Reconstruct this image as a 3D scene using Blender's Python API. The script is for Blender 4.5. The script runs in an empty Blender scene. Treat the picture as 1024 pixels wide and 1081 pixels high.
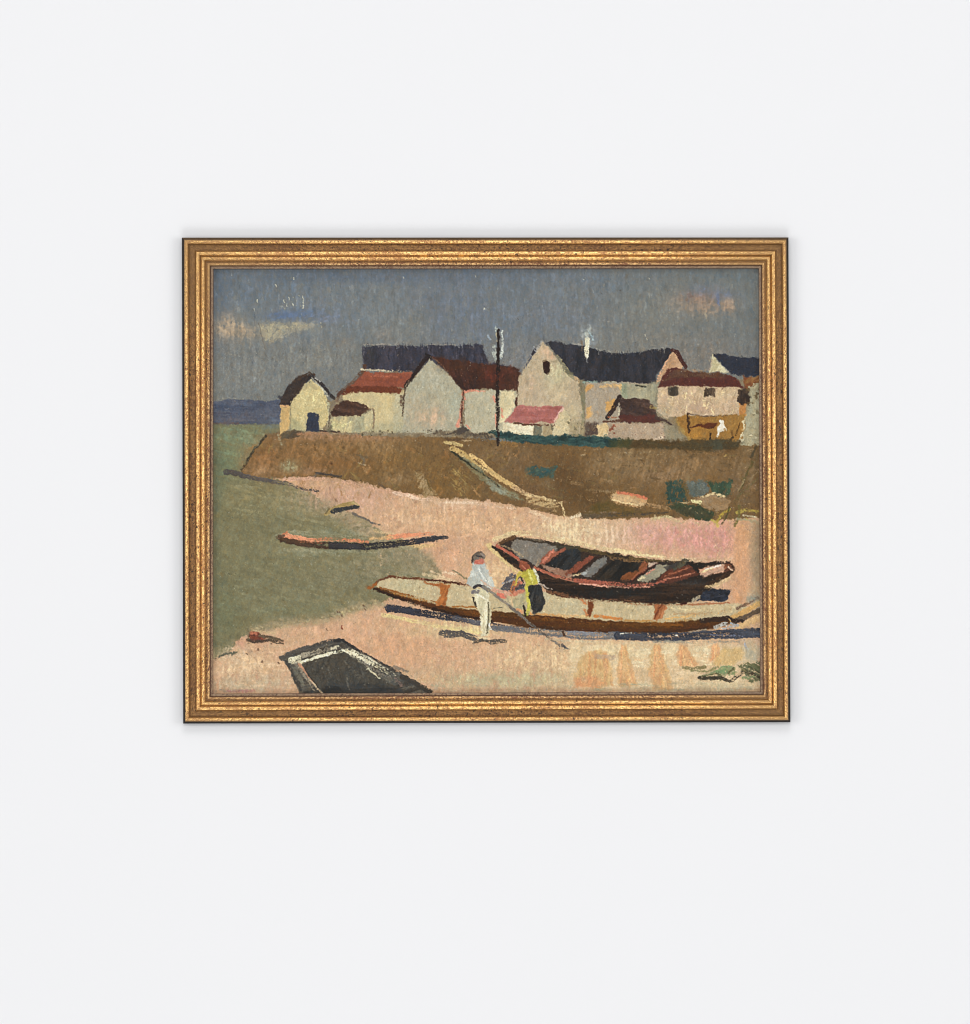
import bpy, bmesh, math, random
import numpy as np

# ---------------------------------------------------------------- camera, light, exposure
# One photograph millimetre = one millimetre here: the picture hangs on a white wall (the plane y = 0).
scene = bpy.context.scene
COL = scene.collection
CAM_D = 8.0
cam_data = bpy.data.cameras.new('camera')
cam_data.sensor_fit = 'HORIZONTAL'
cam_data.sensor_width = 36.0
cam_data.lens = 36.0 * CAM_D / 1.024
cam_data.clip_start = 0.05
cam_data.clip_end = 200.0
cam = bpy.data.objects.new('camera', cam_data)
cam.location = (0.0, -CAM_D, 0.0)
cam.rotation_euler = (math.radians(90), 0, 0)
COL.objects.link(cam)
scene.camera = cam

WORLD_STRENGTH = 0.32
LAMP_POWER = 46.5
world = bpy.data.worlds.new('World')
scene.world = world
world.use_nodes = True
bg = world.node_tree.nodes['Background']
bg.inputs['Color'].default_value = (0.985, 0.992, 1.0, 1)      # white studio all round
bg.inputs['Strength'].default_value = WORLD_STRENGTH


def softbox(name, loc, size, power):
    d = bpy.data.lights.new(name, 'AREA')
    d.shape = 'RECTANGLE'; d.size, d.size_y = size
    d.energy = power; d.color = (1.0, 0.992, 0.985)
    o = bpy.data.objects.new(name, d)
    o.location = loc
    v = -o.location
    o.rotation_euler = v.to_track_quat('-Z', 'Y').to_euler()
    COL.objects.link(o)


for loc, size, k in (((-3.0, -3.4, 0.2), (1.8, 2.2), 1.0), ((3.0, -3.4, 0.2), (1.8, 2.2), 1.0), ((0, -3.4, 3.0), (2.4, 1.6), 1.04), ((0, -3.4, -3.0), (2.4, 1.6), 1.14)):
    softbox('softbox', loc, size, LAMP_POWER * k)

softbox('front_softbox', (0.0, -7.6, 1.5), (1.4, 0.9), 90.0)

vs = scene.view_settings
vs.view_transform = 'Standard'
vs.look = 'None'
vs.exposure = 0.0
vs.gamma = 1.0
vs.use_curve_mapping = False
scene.render.engine = 'CYCLES'
scene.cycles.max_bounces = 8
scene.cycles.filter_width = 1.0

LIGHT_LEVEL = 1.11            # irradiance / pi on the wall; turns a colour seen in the photo into a base colour


def lin(c):
    c = np.asarray(c, np.float32) / 255.0
    return np.where(c <= 0.04045, c / 12.92, ((c + 0.055) / 1.055) ** 2.4)


def P3(x, y, z):
    """photo millimetres (x right, y down, z off the wall) to metres"""
    return ((x - 512.0) / 1000.0, -z / 1000.0, (540.5 - y) / 1000.0)


# ---------------------------------------------------------------- materials
class NT:
    """a small helper to wire shader nodes"""
    def __init__(self, name):
        self.m = bpy.data.materials.new(name)
        self.m.use_nodes = True
        self.t = self.m.node_tree
        self.b = self.t.nodes['Principled BSDF']

    def n(self, kind, **kw):
        x = self.t.nodes.new(kind)
        for k, v in kw.items():
            setattr(x, k, v)
        return x

    def l(self, a, b):
        self.t.links.new(a, b)

    def noise(self, vec, scale, detail=3.0, rough=0.6, dist=0.0):
        x = self.n('ShaderNodeTexNoise')
        x.inputs['Scale'].default_value = scale
        x.inputs['Detail'].default_value = detail
        x.inputs['Roughness'].default_value = rough
        x.inputs['Distortion'].default_value = dist
        self.l(vec, x.inputs['Vector'])
        return x.outputs['Fac']

    def ramp(self, fac, stops):
        x = self.n('ShaderNodeValToRGB')
        e = x.color_ramp.elements
        while len(e) < len(stops):
            e.new(0.5)
        for k, (p, c) in enumerate(stops):
            e[k].position = p
            e[k].color = (c if len(c) == 4 else (*c, 1.0)) if hasattr(c, '__len__') else (c, c, c, 1)
        self.l(fac, x.inputs['Fac'])
        return x.outputs['Color']

    def mix(self, fac, a, b):
        x = self.n('ShaderNodeMix', data_type='RGBA')
        if hasattr(fac, 'is_linked'):
            self.l(fac, x.inputs[0])
        else:
            x.inputs[0].default_value = fac
        for v, i in ((a, 6), (b, 7)):
            if hasattr(v, 'is_linked'):
                self.l(v, x.inputs[i])
            else:
                x.inputs[i].default_value = (*v, 1.0)
        return x.outputs[2]

    def math(self, op, a, b=0.0):
        x = self.n('ShaderNodeMath', operation=op)
        for v, i in ((a, 0), (b, 1)):
            if hasattr(v, 'is_linked'):
                self.l(v, x.inputs[i])
            else:
                x.inputs[i].default_value = v
        return x.outputs[0]

    def bump(self, h, dist, strength=1.0):
        x = self.n('ShaderNodeBump')
        x.inputs['Distance'].default_value = dist
        x.inputs['Strength'].default_value = strength
        self.l(h, x.inputs['Height'])
        self.l(x.outputs['Normal'], self.b.inputs['Normal'])


def wall_material():
    k = NT('white_wall_paint')
    g = k.n('ShaderNodeNewGeometry')
    f = k.noise(g.outputs['Position'], 3.0, 2.0)
    k.l(k.ramp(f, ((0.3, (0.791, 0.796, 0.810)), (0.7, (0.794, 0.799, 0.813)))), k.b.inputs['Base Color'])
    k.b.inputs['Roughness'].default_value = 0.9
    k.b.inputs['Specular IOR Level'].default_value = 0.1
    return k.m


def gilt(name, gold, bole, dark, wear, speck, metal=0.92, rough=0.29, seed=0.0, toned=(0.46, 0.265, 0.10)):
    """burnished leaf over red bole, rubbed and fly-specked; UV = millimetres along and across the rail"""
    k = NT(name)
    uv = k.n('ShaderNodeUVMap', uv_map='rail')
    mp = k.n('ShaderNodeMapping')
    mp.inputs['Location'].default_value = (seed * 37.0, seed * 11.0, seed)
    mp.inputs['Scale'].default_value = (0.8, 1.0, 1.0)
    k.l(uv.outputs['UV'], mp.inputs['Vector'])
    v = mp.outputs['Vector']
    long_ = k.noise(v, 0.03, 3.0, 0.6)
    mid = k.noise(v, 0.30, 4.0, 0.7, 0.4)
    fine = k.noise(v, 0.62, 2.0, 0.7)
    spk = k.noise(v, 0.45, 2.0, 0.6, 0.8)
    w = k.math('ADD', k.math('MULTIPLY', mid, 0.45), k.math('MULTIPLY', fine, 0.65))
    w = k.math('ADD', w, k.math('MULTIPLY', k.math('SUBTRACT', long_, 0.5), 0.3))
    worn = k.ramp(w, ((wear - 0.09, 0.95), (wear + 0.06, 0.0)))
    c = k.mix(k.ramp(fine, ((0.38, 0.0), (0.60, 1.0))), tuple(x * 0.78 for x in gold), tuple(min(1, x * 1.22) for x in gold))
    c = k.mix(worn, c, bole)
    sp = k.ramp(spk, ((speck - 0.05, 1.0), (speck + 0.02, 0.0)))
    c = k.mix(sp, c, dark)
    # ends of the rails turn browner towards the mitres
    tn = k.n('ShaderNodeUVMap', uv_map='tone')
    sep = k.n('ShaderNodeSeparateXYZ')
    k.l(tn.outputs['UV'], sep.inputs['Vector'])
    tone = k.math('MULTIPLY', sep.outputs['X'], k.math('ADD', 0.55, k.math('MULTIPLY', mid, 0.7)))
    c = k.mix(k.math('MINIMUM', tone, 0.85), c, toned)
    k.l(c, k.b.inputs['Base Color'])
    off = k.math('MAXIMUM', worn, sp)
    k.l(k.math('SUBTRACT', metal, k.math('MULTIPLY', off, metal * 0.8)), k.b.inputs['Metallic'])
    k.l(k.math('ADD', rough, k.math('MULTIPLY', off, 0.25)), k.b.inputs['Roughness'])
    k.bump(k.math('SUBTRACT', k.math('ADD', fine, k.math('MULTIPLY', mid, 0.8)), k.math('MULTIPLY', off, 0.5)), 0.0006, 0.55)
    return k.m


def canvas_material():
    k = NT('oil_paint_on_canvas')
    a = k.n('ShaderNodeAttribute', attribute_name='pigment')
    k.l(a.outputs['Color'], k.b.inputs['Base Color'])
    k.b.inputs['Roughness'].default_value = 0.55
    k.b.inputs['Specular IOR Level'].default_value = 0.16
    return k.m


def plain_material(name, col, rough=0.6):
    k = NT(name)
    g = k.n('ShaderNodeNewGeometry')
    f = k.noise(g.outputs['Position'], 260.0, 4.0)
    k.l(k.ramp(f, ((0.3, tuple(x * 0.75 for x in col)), (0.7, tuple(x * 1.3 for x in col)))), k.b.inputs['Base Color'])
    k.b.inputs['Roughness'].default_value = rough
    k.b.inputs['Specular IOR Level'].default_value = 0.25
    return k.m


# ---------------------------------------------------------------- the wall
def link_mesh(name, verts, faces, mat, parent=None, smooth=False):
    me = bpy.data.meshes.new(name)
    me.from_pydata(verts, [], faces)
    me.materials.append(mat)
    if smooth:
        me.polygons.foreach_set('use_smooth', [True] * len(me.polygons))
    o = bpy.data.objects.new(name, me)
    COL.objects.link(o)
    if parent is not None:
        o.parent = parent
    return o


wall = link_mesh('wall', [(-6, 0, -5), (6, 0, -5), (6, 0, 5), (-6, 0, 5), (-6, 0.1, -5), (6, 0.1, -5), (6, 0.1, 5), (-6, 0.1, 5)],
                 [(0, 1, 2, 3), (5, 4, 7, 6), (4, 0, 3, 7), (1, 5, 6, 2), (3, 2, 6, 7), (4, 5, 1, 0)], wall_material())
wall['kind'] = 'structure'
wall['label'] = 'plain white wall behind the framed painting'

# ---------------------------------------------------------------- the gilt frame
painting = bpy.data.objects.new('framed_painting', None)
painting.empty_display_size = 0.1
BASE = P3(513.0, 763.0, 0.0)
painting.location = BASE
painting['label'] = 'oil painting of beached boats and houses in a worn gilt frame on the white wall'
painting['category'] = 'painting'
COL.objects.link(painting)


def local(x, y, z):
    a = P3(x, y, z)
    return (a[0] - BASE[0], a[1] - BASE[1], a[2] - BASE[2])


# corners measured on the photograph: the old frame is a little out of square
OUT = [(192.4, 251.2), (831.9, 251.0), (834.0, 762.2), (193.8, 763.6)]
INN = [(225.6, 284.2), (800.6, 283.6), (802.4, 729.9), (225.2, 732.2)]
TONE = [(0.7, 0.85), (0.6, 0.1), (0.85, 0.35), (0.0, 0.85)]      # how far each end of each rail is toned down
RAIL_W = 33.0
# section of the moulding: (millimetres in from the outer edge, millimetres off the wall)
EDGE = [(0.0, 0.3), (0.0, 5.0), (0.0, 10.5), (0.25, 11.6), (0.8, 12.5), (1.6, 13.1), (2.2, 13.3)]
BEAD = [(2.2, 13.3), (2.7, 14.3), (3.5, 15.2), (4.6, 15.7), (5.7, 15.5), (6.6, 14.7), (7.2, 13.6), (7.5, 12.8)]
BODY = [(7.5, 12.8), (8.2, 12.1), (9.6, 11.4), (11.2, 11.1), (12.8, 11.3), (13.9, 11.8), (14.3, 12.2), (14.5, 13.2), (14.9, 14.0), (15.8, 14.5), (17.0, 14.6), (18.2, 14.2), (19.0, 13.2),
        (19.5, 12.3), (19.9, 12.3), (20.5, 13.4), (21.5, 14.1), (22.6, 14.1), (23.5, 13.7), (24.2, 13.0), (24.8, 11.9), (25.6, 11.3), (26.4, 11.3)]
SIGHT = [(26.4, 11.3), (26.9, 12.0), (27.7, 12.5), (28.6, 12.4), (29.3, 11.8), (29.8, 10.8), (30.1, 9.8), (30.9, 9.4), (31.9, 9.3), (32.6, 9.0), (33.0, 8.3), (33.0, 2.5)]


def smooth_section(sec, k=3):
    """Catmull-Rom through the section points"""
    out = []
    for i in range(len(sec) - 1):
        p0 = sec[max(i - 1, 0)]; p1 = sec[i]; p2 = sec[i + 1]; p3 = sec[min(i + 2, len(sec) - 1)]
        for j in range(k):
            t = j / k
            out.append(tuple(0.5 * (2 * p1[a] + (p2[a] - p0[a]) * t + (2 * p0[a] - 5 * p1[a] + 4 * p2[a] - p3[a]) * t * t + (3 * p1[a] - p0[a] - 3 * p2[a] + p3[a]) * t ** 3) for a in (0, 1)))
    out.append(sec[-1])
    return out


def sweep(name, side, sec, mats, zone, parent):
    """one strip of a rail between its two mitres"""
    sec = smooth_section(sec) if len(sec) > 3 else sec
    A0, A1 = OUT[side], OUT[(side + 1) % 4]
    B0, B1 = INN[side], INN[(side + 1) % 4]
    L = math.dist(A0, A1)
    n = int(L / 2.0)
    rn = random.Random(side * 7 + len(sec))
    ph = [rn.uniform(0, 6.28) for _ in range(4)]
    verts, uvs, tns = [], [], []
    t0, t1 = TONE[side]
    for i in range(n + 1):
        t = i / n
        wob = 0.10 * math.sin(t * 23 + ph[0]) + 0.07 * math.sin(t * 61 + ph[1]) + 0.05 * math.sin(t * 140 + ph[2])
        for (d, z) in sec:
            s = d / RAIL_W
            a = (A0[0] + (B0[0] - A0[0]) * s, A0[1] + (B0[1] - A0[1]) * s)
            b = (A1[0] + (B1[0] - A1[0]) * s, A1[1] + (B1[1] - A1[1]) * s)
            zz = z + (wob if z > 6 else 0)
            verts.append(local(a[0] + (b[0] - a[0]) * t, a[1] + (b[1] - a[1]) * t, zz))
            uvs.append((t * L + side * 900.0, d))
            tns.append((t0 * max(0.0, 1 - t * L / 120.0) ** 0.8 + t1 * max(0.0, 1 - (1 - t) * L / 120.0) ** 0.8, 0.0))
    m = len(sec)
    faces, zi = [], []
    for i in range(n):
        for j in range(m - 1):
            faces.append((i * m + j, (i + 1) * m + j, (i + 1) * m + j + 1, i * m + j + 1))
            zi.append(zone((sec[j][0] + sec[j + 1][0]) / 2))
    me = bpy.data.meshes.new(name)
    me.from_pydata(verts, [], faces)
    for q in mats:
        me.materials.append(q)
    uv = me.uv_layers.new(name='rail')
    uv2 = me.uv_layers.new(name='tone')
    for p in me.polygons:
        p.use_smooth = True
        p.material_index = zi[p.index]
        for li in p.loop_indices:
            uv.data[li].uv = uvs[me.loops[li].vertex_index]
            uv2.data[li].uv = tns[me.loops[li].vertex_index]
    bm = bmesh.new(); bm.from_mesh(me)
    bm.normal_update()
    if sum(f.normal.y for f in bm.faces) > 0:
        bmesh.ops.reverse_faces(bm, faces=bm.faces[:])
    bm.to_mesh(me); bm.free()
    o = bpy.data.objects.new(name, me)
    COL.objects.link(o)
    o.parent = parent
    return o


GOLD = gilt('worn_gold_leaf', (0.87, 0.52, 0.20), (0.42, 0.17, 0.06), (0.05, 0.022, 0.012), 0.53, 0.375, seed=0.3)
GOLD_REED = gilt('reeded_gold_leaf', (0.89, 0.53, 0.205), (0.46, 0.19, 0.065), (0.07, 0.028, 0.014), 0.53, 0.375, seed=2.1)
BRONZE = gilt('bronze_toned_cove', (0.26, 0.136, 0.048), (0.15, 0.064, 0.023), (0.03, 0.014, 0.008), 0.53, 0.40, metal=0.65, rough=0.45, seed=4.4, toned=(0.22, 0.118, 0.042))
LIP = gilt('rubbed_sight_edge', (0.72, 0.46, 0.20), (0.22, 0.085, 0.04), (0.05, 0.02, 0.012), 0.56, 0.36, metal=0.7, rough=0.42, seed=6.0)
LIP_DARK = gilt('red_bole_sight_edge', (0.13, 0.062, 0.032), (0.085, 0.03, 0.018), (0.03, 0.014, 0.01), 0.55, 0.36, metal=0.15, rough=0.5, seed=7.0, toned=(0.13, 0.07, 0.035))
LIP_IN = gilt('dusty_inner_lip', (0.27, 0.175, 0.10), (0.14, 0.07, 0.045), (0.05, 0.03, 0.02), 0.5, 0.36, metal=0.2, rough=0.5, seed=9.0, toned=(0.24, 0.16, 0.10))
BROWN = plain_material('brown_stained_edge', (0.075, 0.042, 0.018), 0.5)
BLACK = plain_material('black_painted_edge', (0.014, 0.010, 0.008), 0.5)

for side in range(4):
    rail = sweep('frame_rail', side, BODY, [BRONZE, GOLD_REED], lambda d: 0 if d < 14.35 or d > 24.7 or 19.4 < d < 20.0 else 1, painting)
    e = sweep('outer_edge', side, EDGE, [BROWN if side == 0 else BLACK], lambda d: 0, rail)
    e['label'] = 'thin brown stained top edge of the frame' if side == 0 else 'thin black painted outer edge of the frame'
    sweep('outer_bead', side, BEAD, [GOLD, BRONZE], lambda d: 1 if d < 2.6 or d > 7.0 else 0, rail)
    sweep('sight_edge', side, SIGHT, [LIP, LIP_DARK, LIP_IN], lambda d: 0 if 26.6 < d < 29.4 else (2 if 30.7 < d < 32.8 else 1), rail)

# ---------------------------------------------------------------- the oil painting, brushed in numpy
# All coordinates are millimetres on the wall (1 unit = 1 mm, y down), colours are sRGB 0-255.
PX0, PY0, PX1, PY1 = 222.0, 280.0, 806.0, 737.0     # sheet of canvas, tucked under the frame's rebate
RES = 2.0                                            # vertices per millimetre
NW = int((PX1 - PX0) * RES) + 1
NH = int((PY1 - PY0) * RES) + 1
rng = np.random.default_rng(7)
GX, GY = np.meshgrid(np.linspace(PX0, PX1, NW, dtype=np.float32), np.linspace(PY0, PY1, NH, dtype=np.float32))
IMG = np.zeros((NH, NW, 3), np.float32)
HGT = np.zeros((NH, NW), np.float32)
_FY = np.fft.fftfreq(NH)[:, None].astype(np.float32) * RES
_FX = np.fft.rfftfreq(NW)[None, :].astype(np.float32) * RES
_ncache = {}


def noise(ang=90, along=6.0, across=0.6, seed=0):
    """unit-variance noise stretched along a direction; lengths in mm"""
    key = (round(ang / 15) * 15 % 180, along, across, seed)
    if key not in _ncache:
        a = math.radians(key[0])
        u = _FX * math.cos(a) - _FY * math.sin(a)
        v = _FX * math.sin(a) + _FY * math.cos(a)
        g = np.exp(-2 * math.pi ** 2 * ((u * along) ** 2 + (v * across) ** 2))
        w = np.random.default_rng(seed * 977 + int(key[0]) + 11).standard_normal((NH, NW)).astype(np.float32)
        n = np.fft.irfft2(np.fft.rfft2(w) * g, s=(NH, NW)).astype(np.float32)
        _ncache[key] = (n - n.mean()) / n.std()
    return _ncache[key]


def sstep(x):
    x = np.clip(x, 0, 1)
    return x * x * (3 - 2 * x)


def box(x0, y0, x1, y1, pad=6):
    i0 = max(0, int((x0 - pad - PX0) * RES)); i1 = min(NW, int((x1 + pad - PX0) * RES) + 2)
    j0 = max(0, int((y0 - pad - PY0) * RES)); j1 = min(NH, int((y1 + pad - PY0) * RES) + 2)
    return slice(j0, max(j1, j0 + 1)), slice(i0, max(i1, i0 + 1))


def poly_sd(poly, X, Y):
    """signed distance to a polygon, positive inside"""
    d = np.full(X.shape, 1e9, np.float32); ins = np.zeros(X.shape, bool)
    n = len(poly)
    for k in range(n):
        ax, ay = poly[k]; bx, by = poly[(k + 1) % n]
        ex, ey = bx - ax, by - ay
        t = np.clip(((X - ax) * ex + (Y - ay) * ey) / max(ex * ex + ey * ey, 1e-6), 0, 1)
        d = np.minimum(d, (X - ax - t * ex) ** 2 + (Y - ay - t * ey) ** 2)
        if ay != by:
            c = (ay > Y) != (by > Y)
            ins ^= c & (X < ax + (Y - ay) * ex / ey)
    d = np.sqrt(d)
    return np.where(ins, d, -d)


def lay(sl, a, col, h):
    IMG[sl] += a[..., None] * (col - IMG[sl])
    HGT[sl] += a * (h - HGT[sl] * 0.55)


def colour_field(sl, c, c2, ang, tl, tex, seed, mix):
    s1 = noise(ang, tl, 0.55, 1 + seed % 3)[sl]
    s2 = noise(ang, tl * 2.2, 1.9, 4 + seed % 2)[sl]
    g = noise(0, 0.42, 0.42, 9)[sl]
    c = np.array(c, np.float32); col = np.broadcast_to(c, s1.shape + (3,)).copy()
    if c2 is not None:
        t = sstep(0.5 + mix * (0.7 * s2 + 0.5 * s1) * 0.6)[..., None]
        col += t * (np.array(c2, np.float32) - col)
    lum = 1 + tex * (0.35 * s1 + 0.3 * s2 + 0.5 * g)
    hue = noise(ang, tl * 1.5, 2.6, 6)[sl] * tex * 7
    col = col * lum[..., None]
    col[..., 0] += hue; col[..., 2] -= hue
    return col, s1, g


def F(poly, c, c2=None, ang=90, tl=4.0, tex=0.05, rough=0.9, soft=0.8, op=1.0, h=0.12, dry=0.0, mix=1.0, seed=0):
    """a filled passage of paint with brushed texture and a ragged edge"""
    xs = [p[0] for p in poly]; ys = [p[1] for p in poly]
    sl = box(min(xs), min(ys), max(xs), max(ys), 5 + soft)
    X, Y = GX[sl], GY[sl]
    if X.size < 4: return
    wx = noise(0, 1.3, 1.3, 20 + seed % 3)[sl]; wy = noise(0, 1.3, 1.3, 24 + seed % 3)[sl]
    sd = poly_sd(poly, X + rough * 0.4 * wx, Y + rough * 0.4 * wy)
    col, s1, g = colour_field(sl, c, c2, ang, tl, tex, seed, mix)
    sd = sd + rough * (0.25 * s1 + 0.3 * g)
    a = sstep(sd / (2 * soft) + 0.5)
    if dry > 0:
        a = a * sstep((s1 * 0.6 + g * 0.6 + 2.3 - 2.6 * dry) / 2.0)
    lay(sl, a * op, col, h * (0.75 + 0.22 * s1 + 0.12 * g))


_tab = None


def K(pts, w, c, w1=None, c2=None, dry=0.25, op=1.0, tex=0.07, h=0.16, rough=0.5, soft=0.5, seed=0):
    """one brush stroke along a polyline; width tapers from w to w1"""
    global _tab
    if _tab is None:
        _tab = noise(0, 9.0, 0.5, 40)
    w1 = w if w1 is None else w1
    xs = [p[0] for p in pts]; ys = [p[1] for p in pts]
    sl = box(min(xs), min(ys), max(xs), max(ys), max(w, w1) + 3)
    X = GX[sl] + rough * 0.28 * noise(0, 0.9, 0.9, 20)[sl]; Y = GY[sl] + rough * 0.28 * noise(0, 0.9, 0.9, 24)[sl]
    best = np.full(X.shape, 1e9, np.float32); sgn = np.zeros(X.shape, np.float32); tt = np.zeros(X.shape, np.float32)
    L = [math.dist(pts[k], pts[k + 1]) for k in range(len(pts) - 1)]; tot = sum(L) or 1; acc = 0
    for k in range(len(pts) - 1):
        ax, ay = pts[k]; ex, ey = pts[k + 1][0] - ax, pts[k + 1][1] - ay
        q = max(ex * ex + ey * ey, 1e-6)
        t = np.clip(((X - ax) * ex + (Y - ay) * ey) / q, 0, 1)
        d = np.hypot(X - ax - t * ex, Y - ay - t * ey)
        m = d < best
        best = np.where(m, d, best)
        sgn = np.where(m, np.sign((X - ax) * ey - (Y - ay) * ex) * d, sgn)
        tt = np.where(m, acc + t * L[k], tt); acc += L[k]
    half = 0.5 * (w + (w1 - w) * tt / tot)
    jj = (np.abs((sgn + 60 + seed * 13.7) * RES).astype(int)) % NH
    ii = (np.abs((tt + 31 + seed * 29.3) * RES).astype(int)) % NW
    b = _tab[jj, ii]
    g = noise(0, 0.42, 0.42, 9)[sl]
    a = sstep((half - best + rough * (0.3 * b + 0.35 * g)) / (2 * soft) + 0.5)
    if dry > 0:
        a = a * sstep((b * 0.65 + g * 0.6 + 2.5 - 2.8 * dry) / 2.0)
    col = np.broadcast_to(np.array(c, np.float32), b.shape + (3,)).copy()
    if c2 is not None:
        col += sstep(0.5 + 0.5 * b)[..., None] * (np.array(c2, np.float32) - col)
    col = col * (1 + tex * (b * 0.8 + g * 0.6))[..., None]
    lay(sl, a * op, col, h * (0.8 + 0.3 * b))


def P(poly, c, dens=0.3, size=0.7, ang=0, stretch=1.0, op=0.8, soft=1.6, seed=0, h=0.14, tex=0.08):
    """broken, scumbled specks of a colour scattered in a passage"""
    xs = [p[0] for p in poly]; ys = [p[1] for p in poly]
    sl = box(min(xs), min(ys), max(xs), max(ys), 4 + soft)
    if GX[sl].size < 4: return
    sd = poly_sd(poly, GX[sl], GY[sl])
    base = sstep(sd / (2 * soft) + 0.5)
    n = noise(ang, size * stretch, size, 50 + seed)[sl]
    thr = 2.0 - 3.3 * dens
    a = sstep((n - thr + (base - 1) * 2.2) / 0.8) * (base > 0.01)
    col = np.array(c, np.float32) * (1 + tex * noise(0, 0.42, 0.42, 9)[sl])[..., None]
    lay(sl, a * op, col, h)


def B(cx, cy, rx, ry, c, op=0.6, ang=90, tl=5.0, rag=0.5):
    """a soft scumbled patch"""
    sl = box(cx - 2 * rx, cy - 2 * ry, cx + 2 * rx, cy + 2 * ry)
    r = np.hypot((GX[sl] - cx) / rx, (GY[sl] - cy) / ry)
    s = noise(ang, tl, 0.7, 2)[sl]; g = noise(0, 0.8, 0.8, 8)[sl]
    a = np.exp(-r * r * 1.2) * np.clip(1 + rag * (0.5 * s + 0.5 * g), 0, 2)
    a = np.clip(a * op, 0, 1)
    col = np.broadcast_to(np.array(c, np.float32), a.shape + (3,)) * (1 + 0.035 * s + 0.03 * g)[..., None]
    IMG[sl] += a[..., None] * (col - IMG[sl])
    HGT[sl] += a * 0.02 * g


def R(x0, y0, x1, y1):
    return [(x0, y0), (x1, y0), (x1, y1), (x0, y1)]


def S(*v):
    """flat list of numbers to a list of points"""
    return [(v[k], v[k + 1]) for k in range(0, len(v), 2)]


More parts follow.
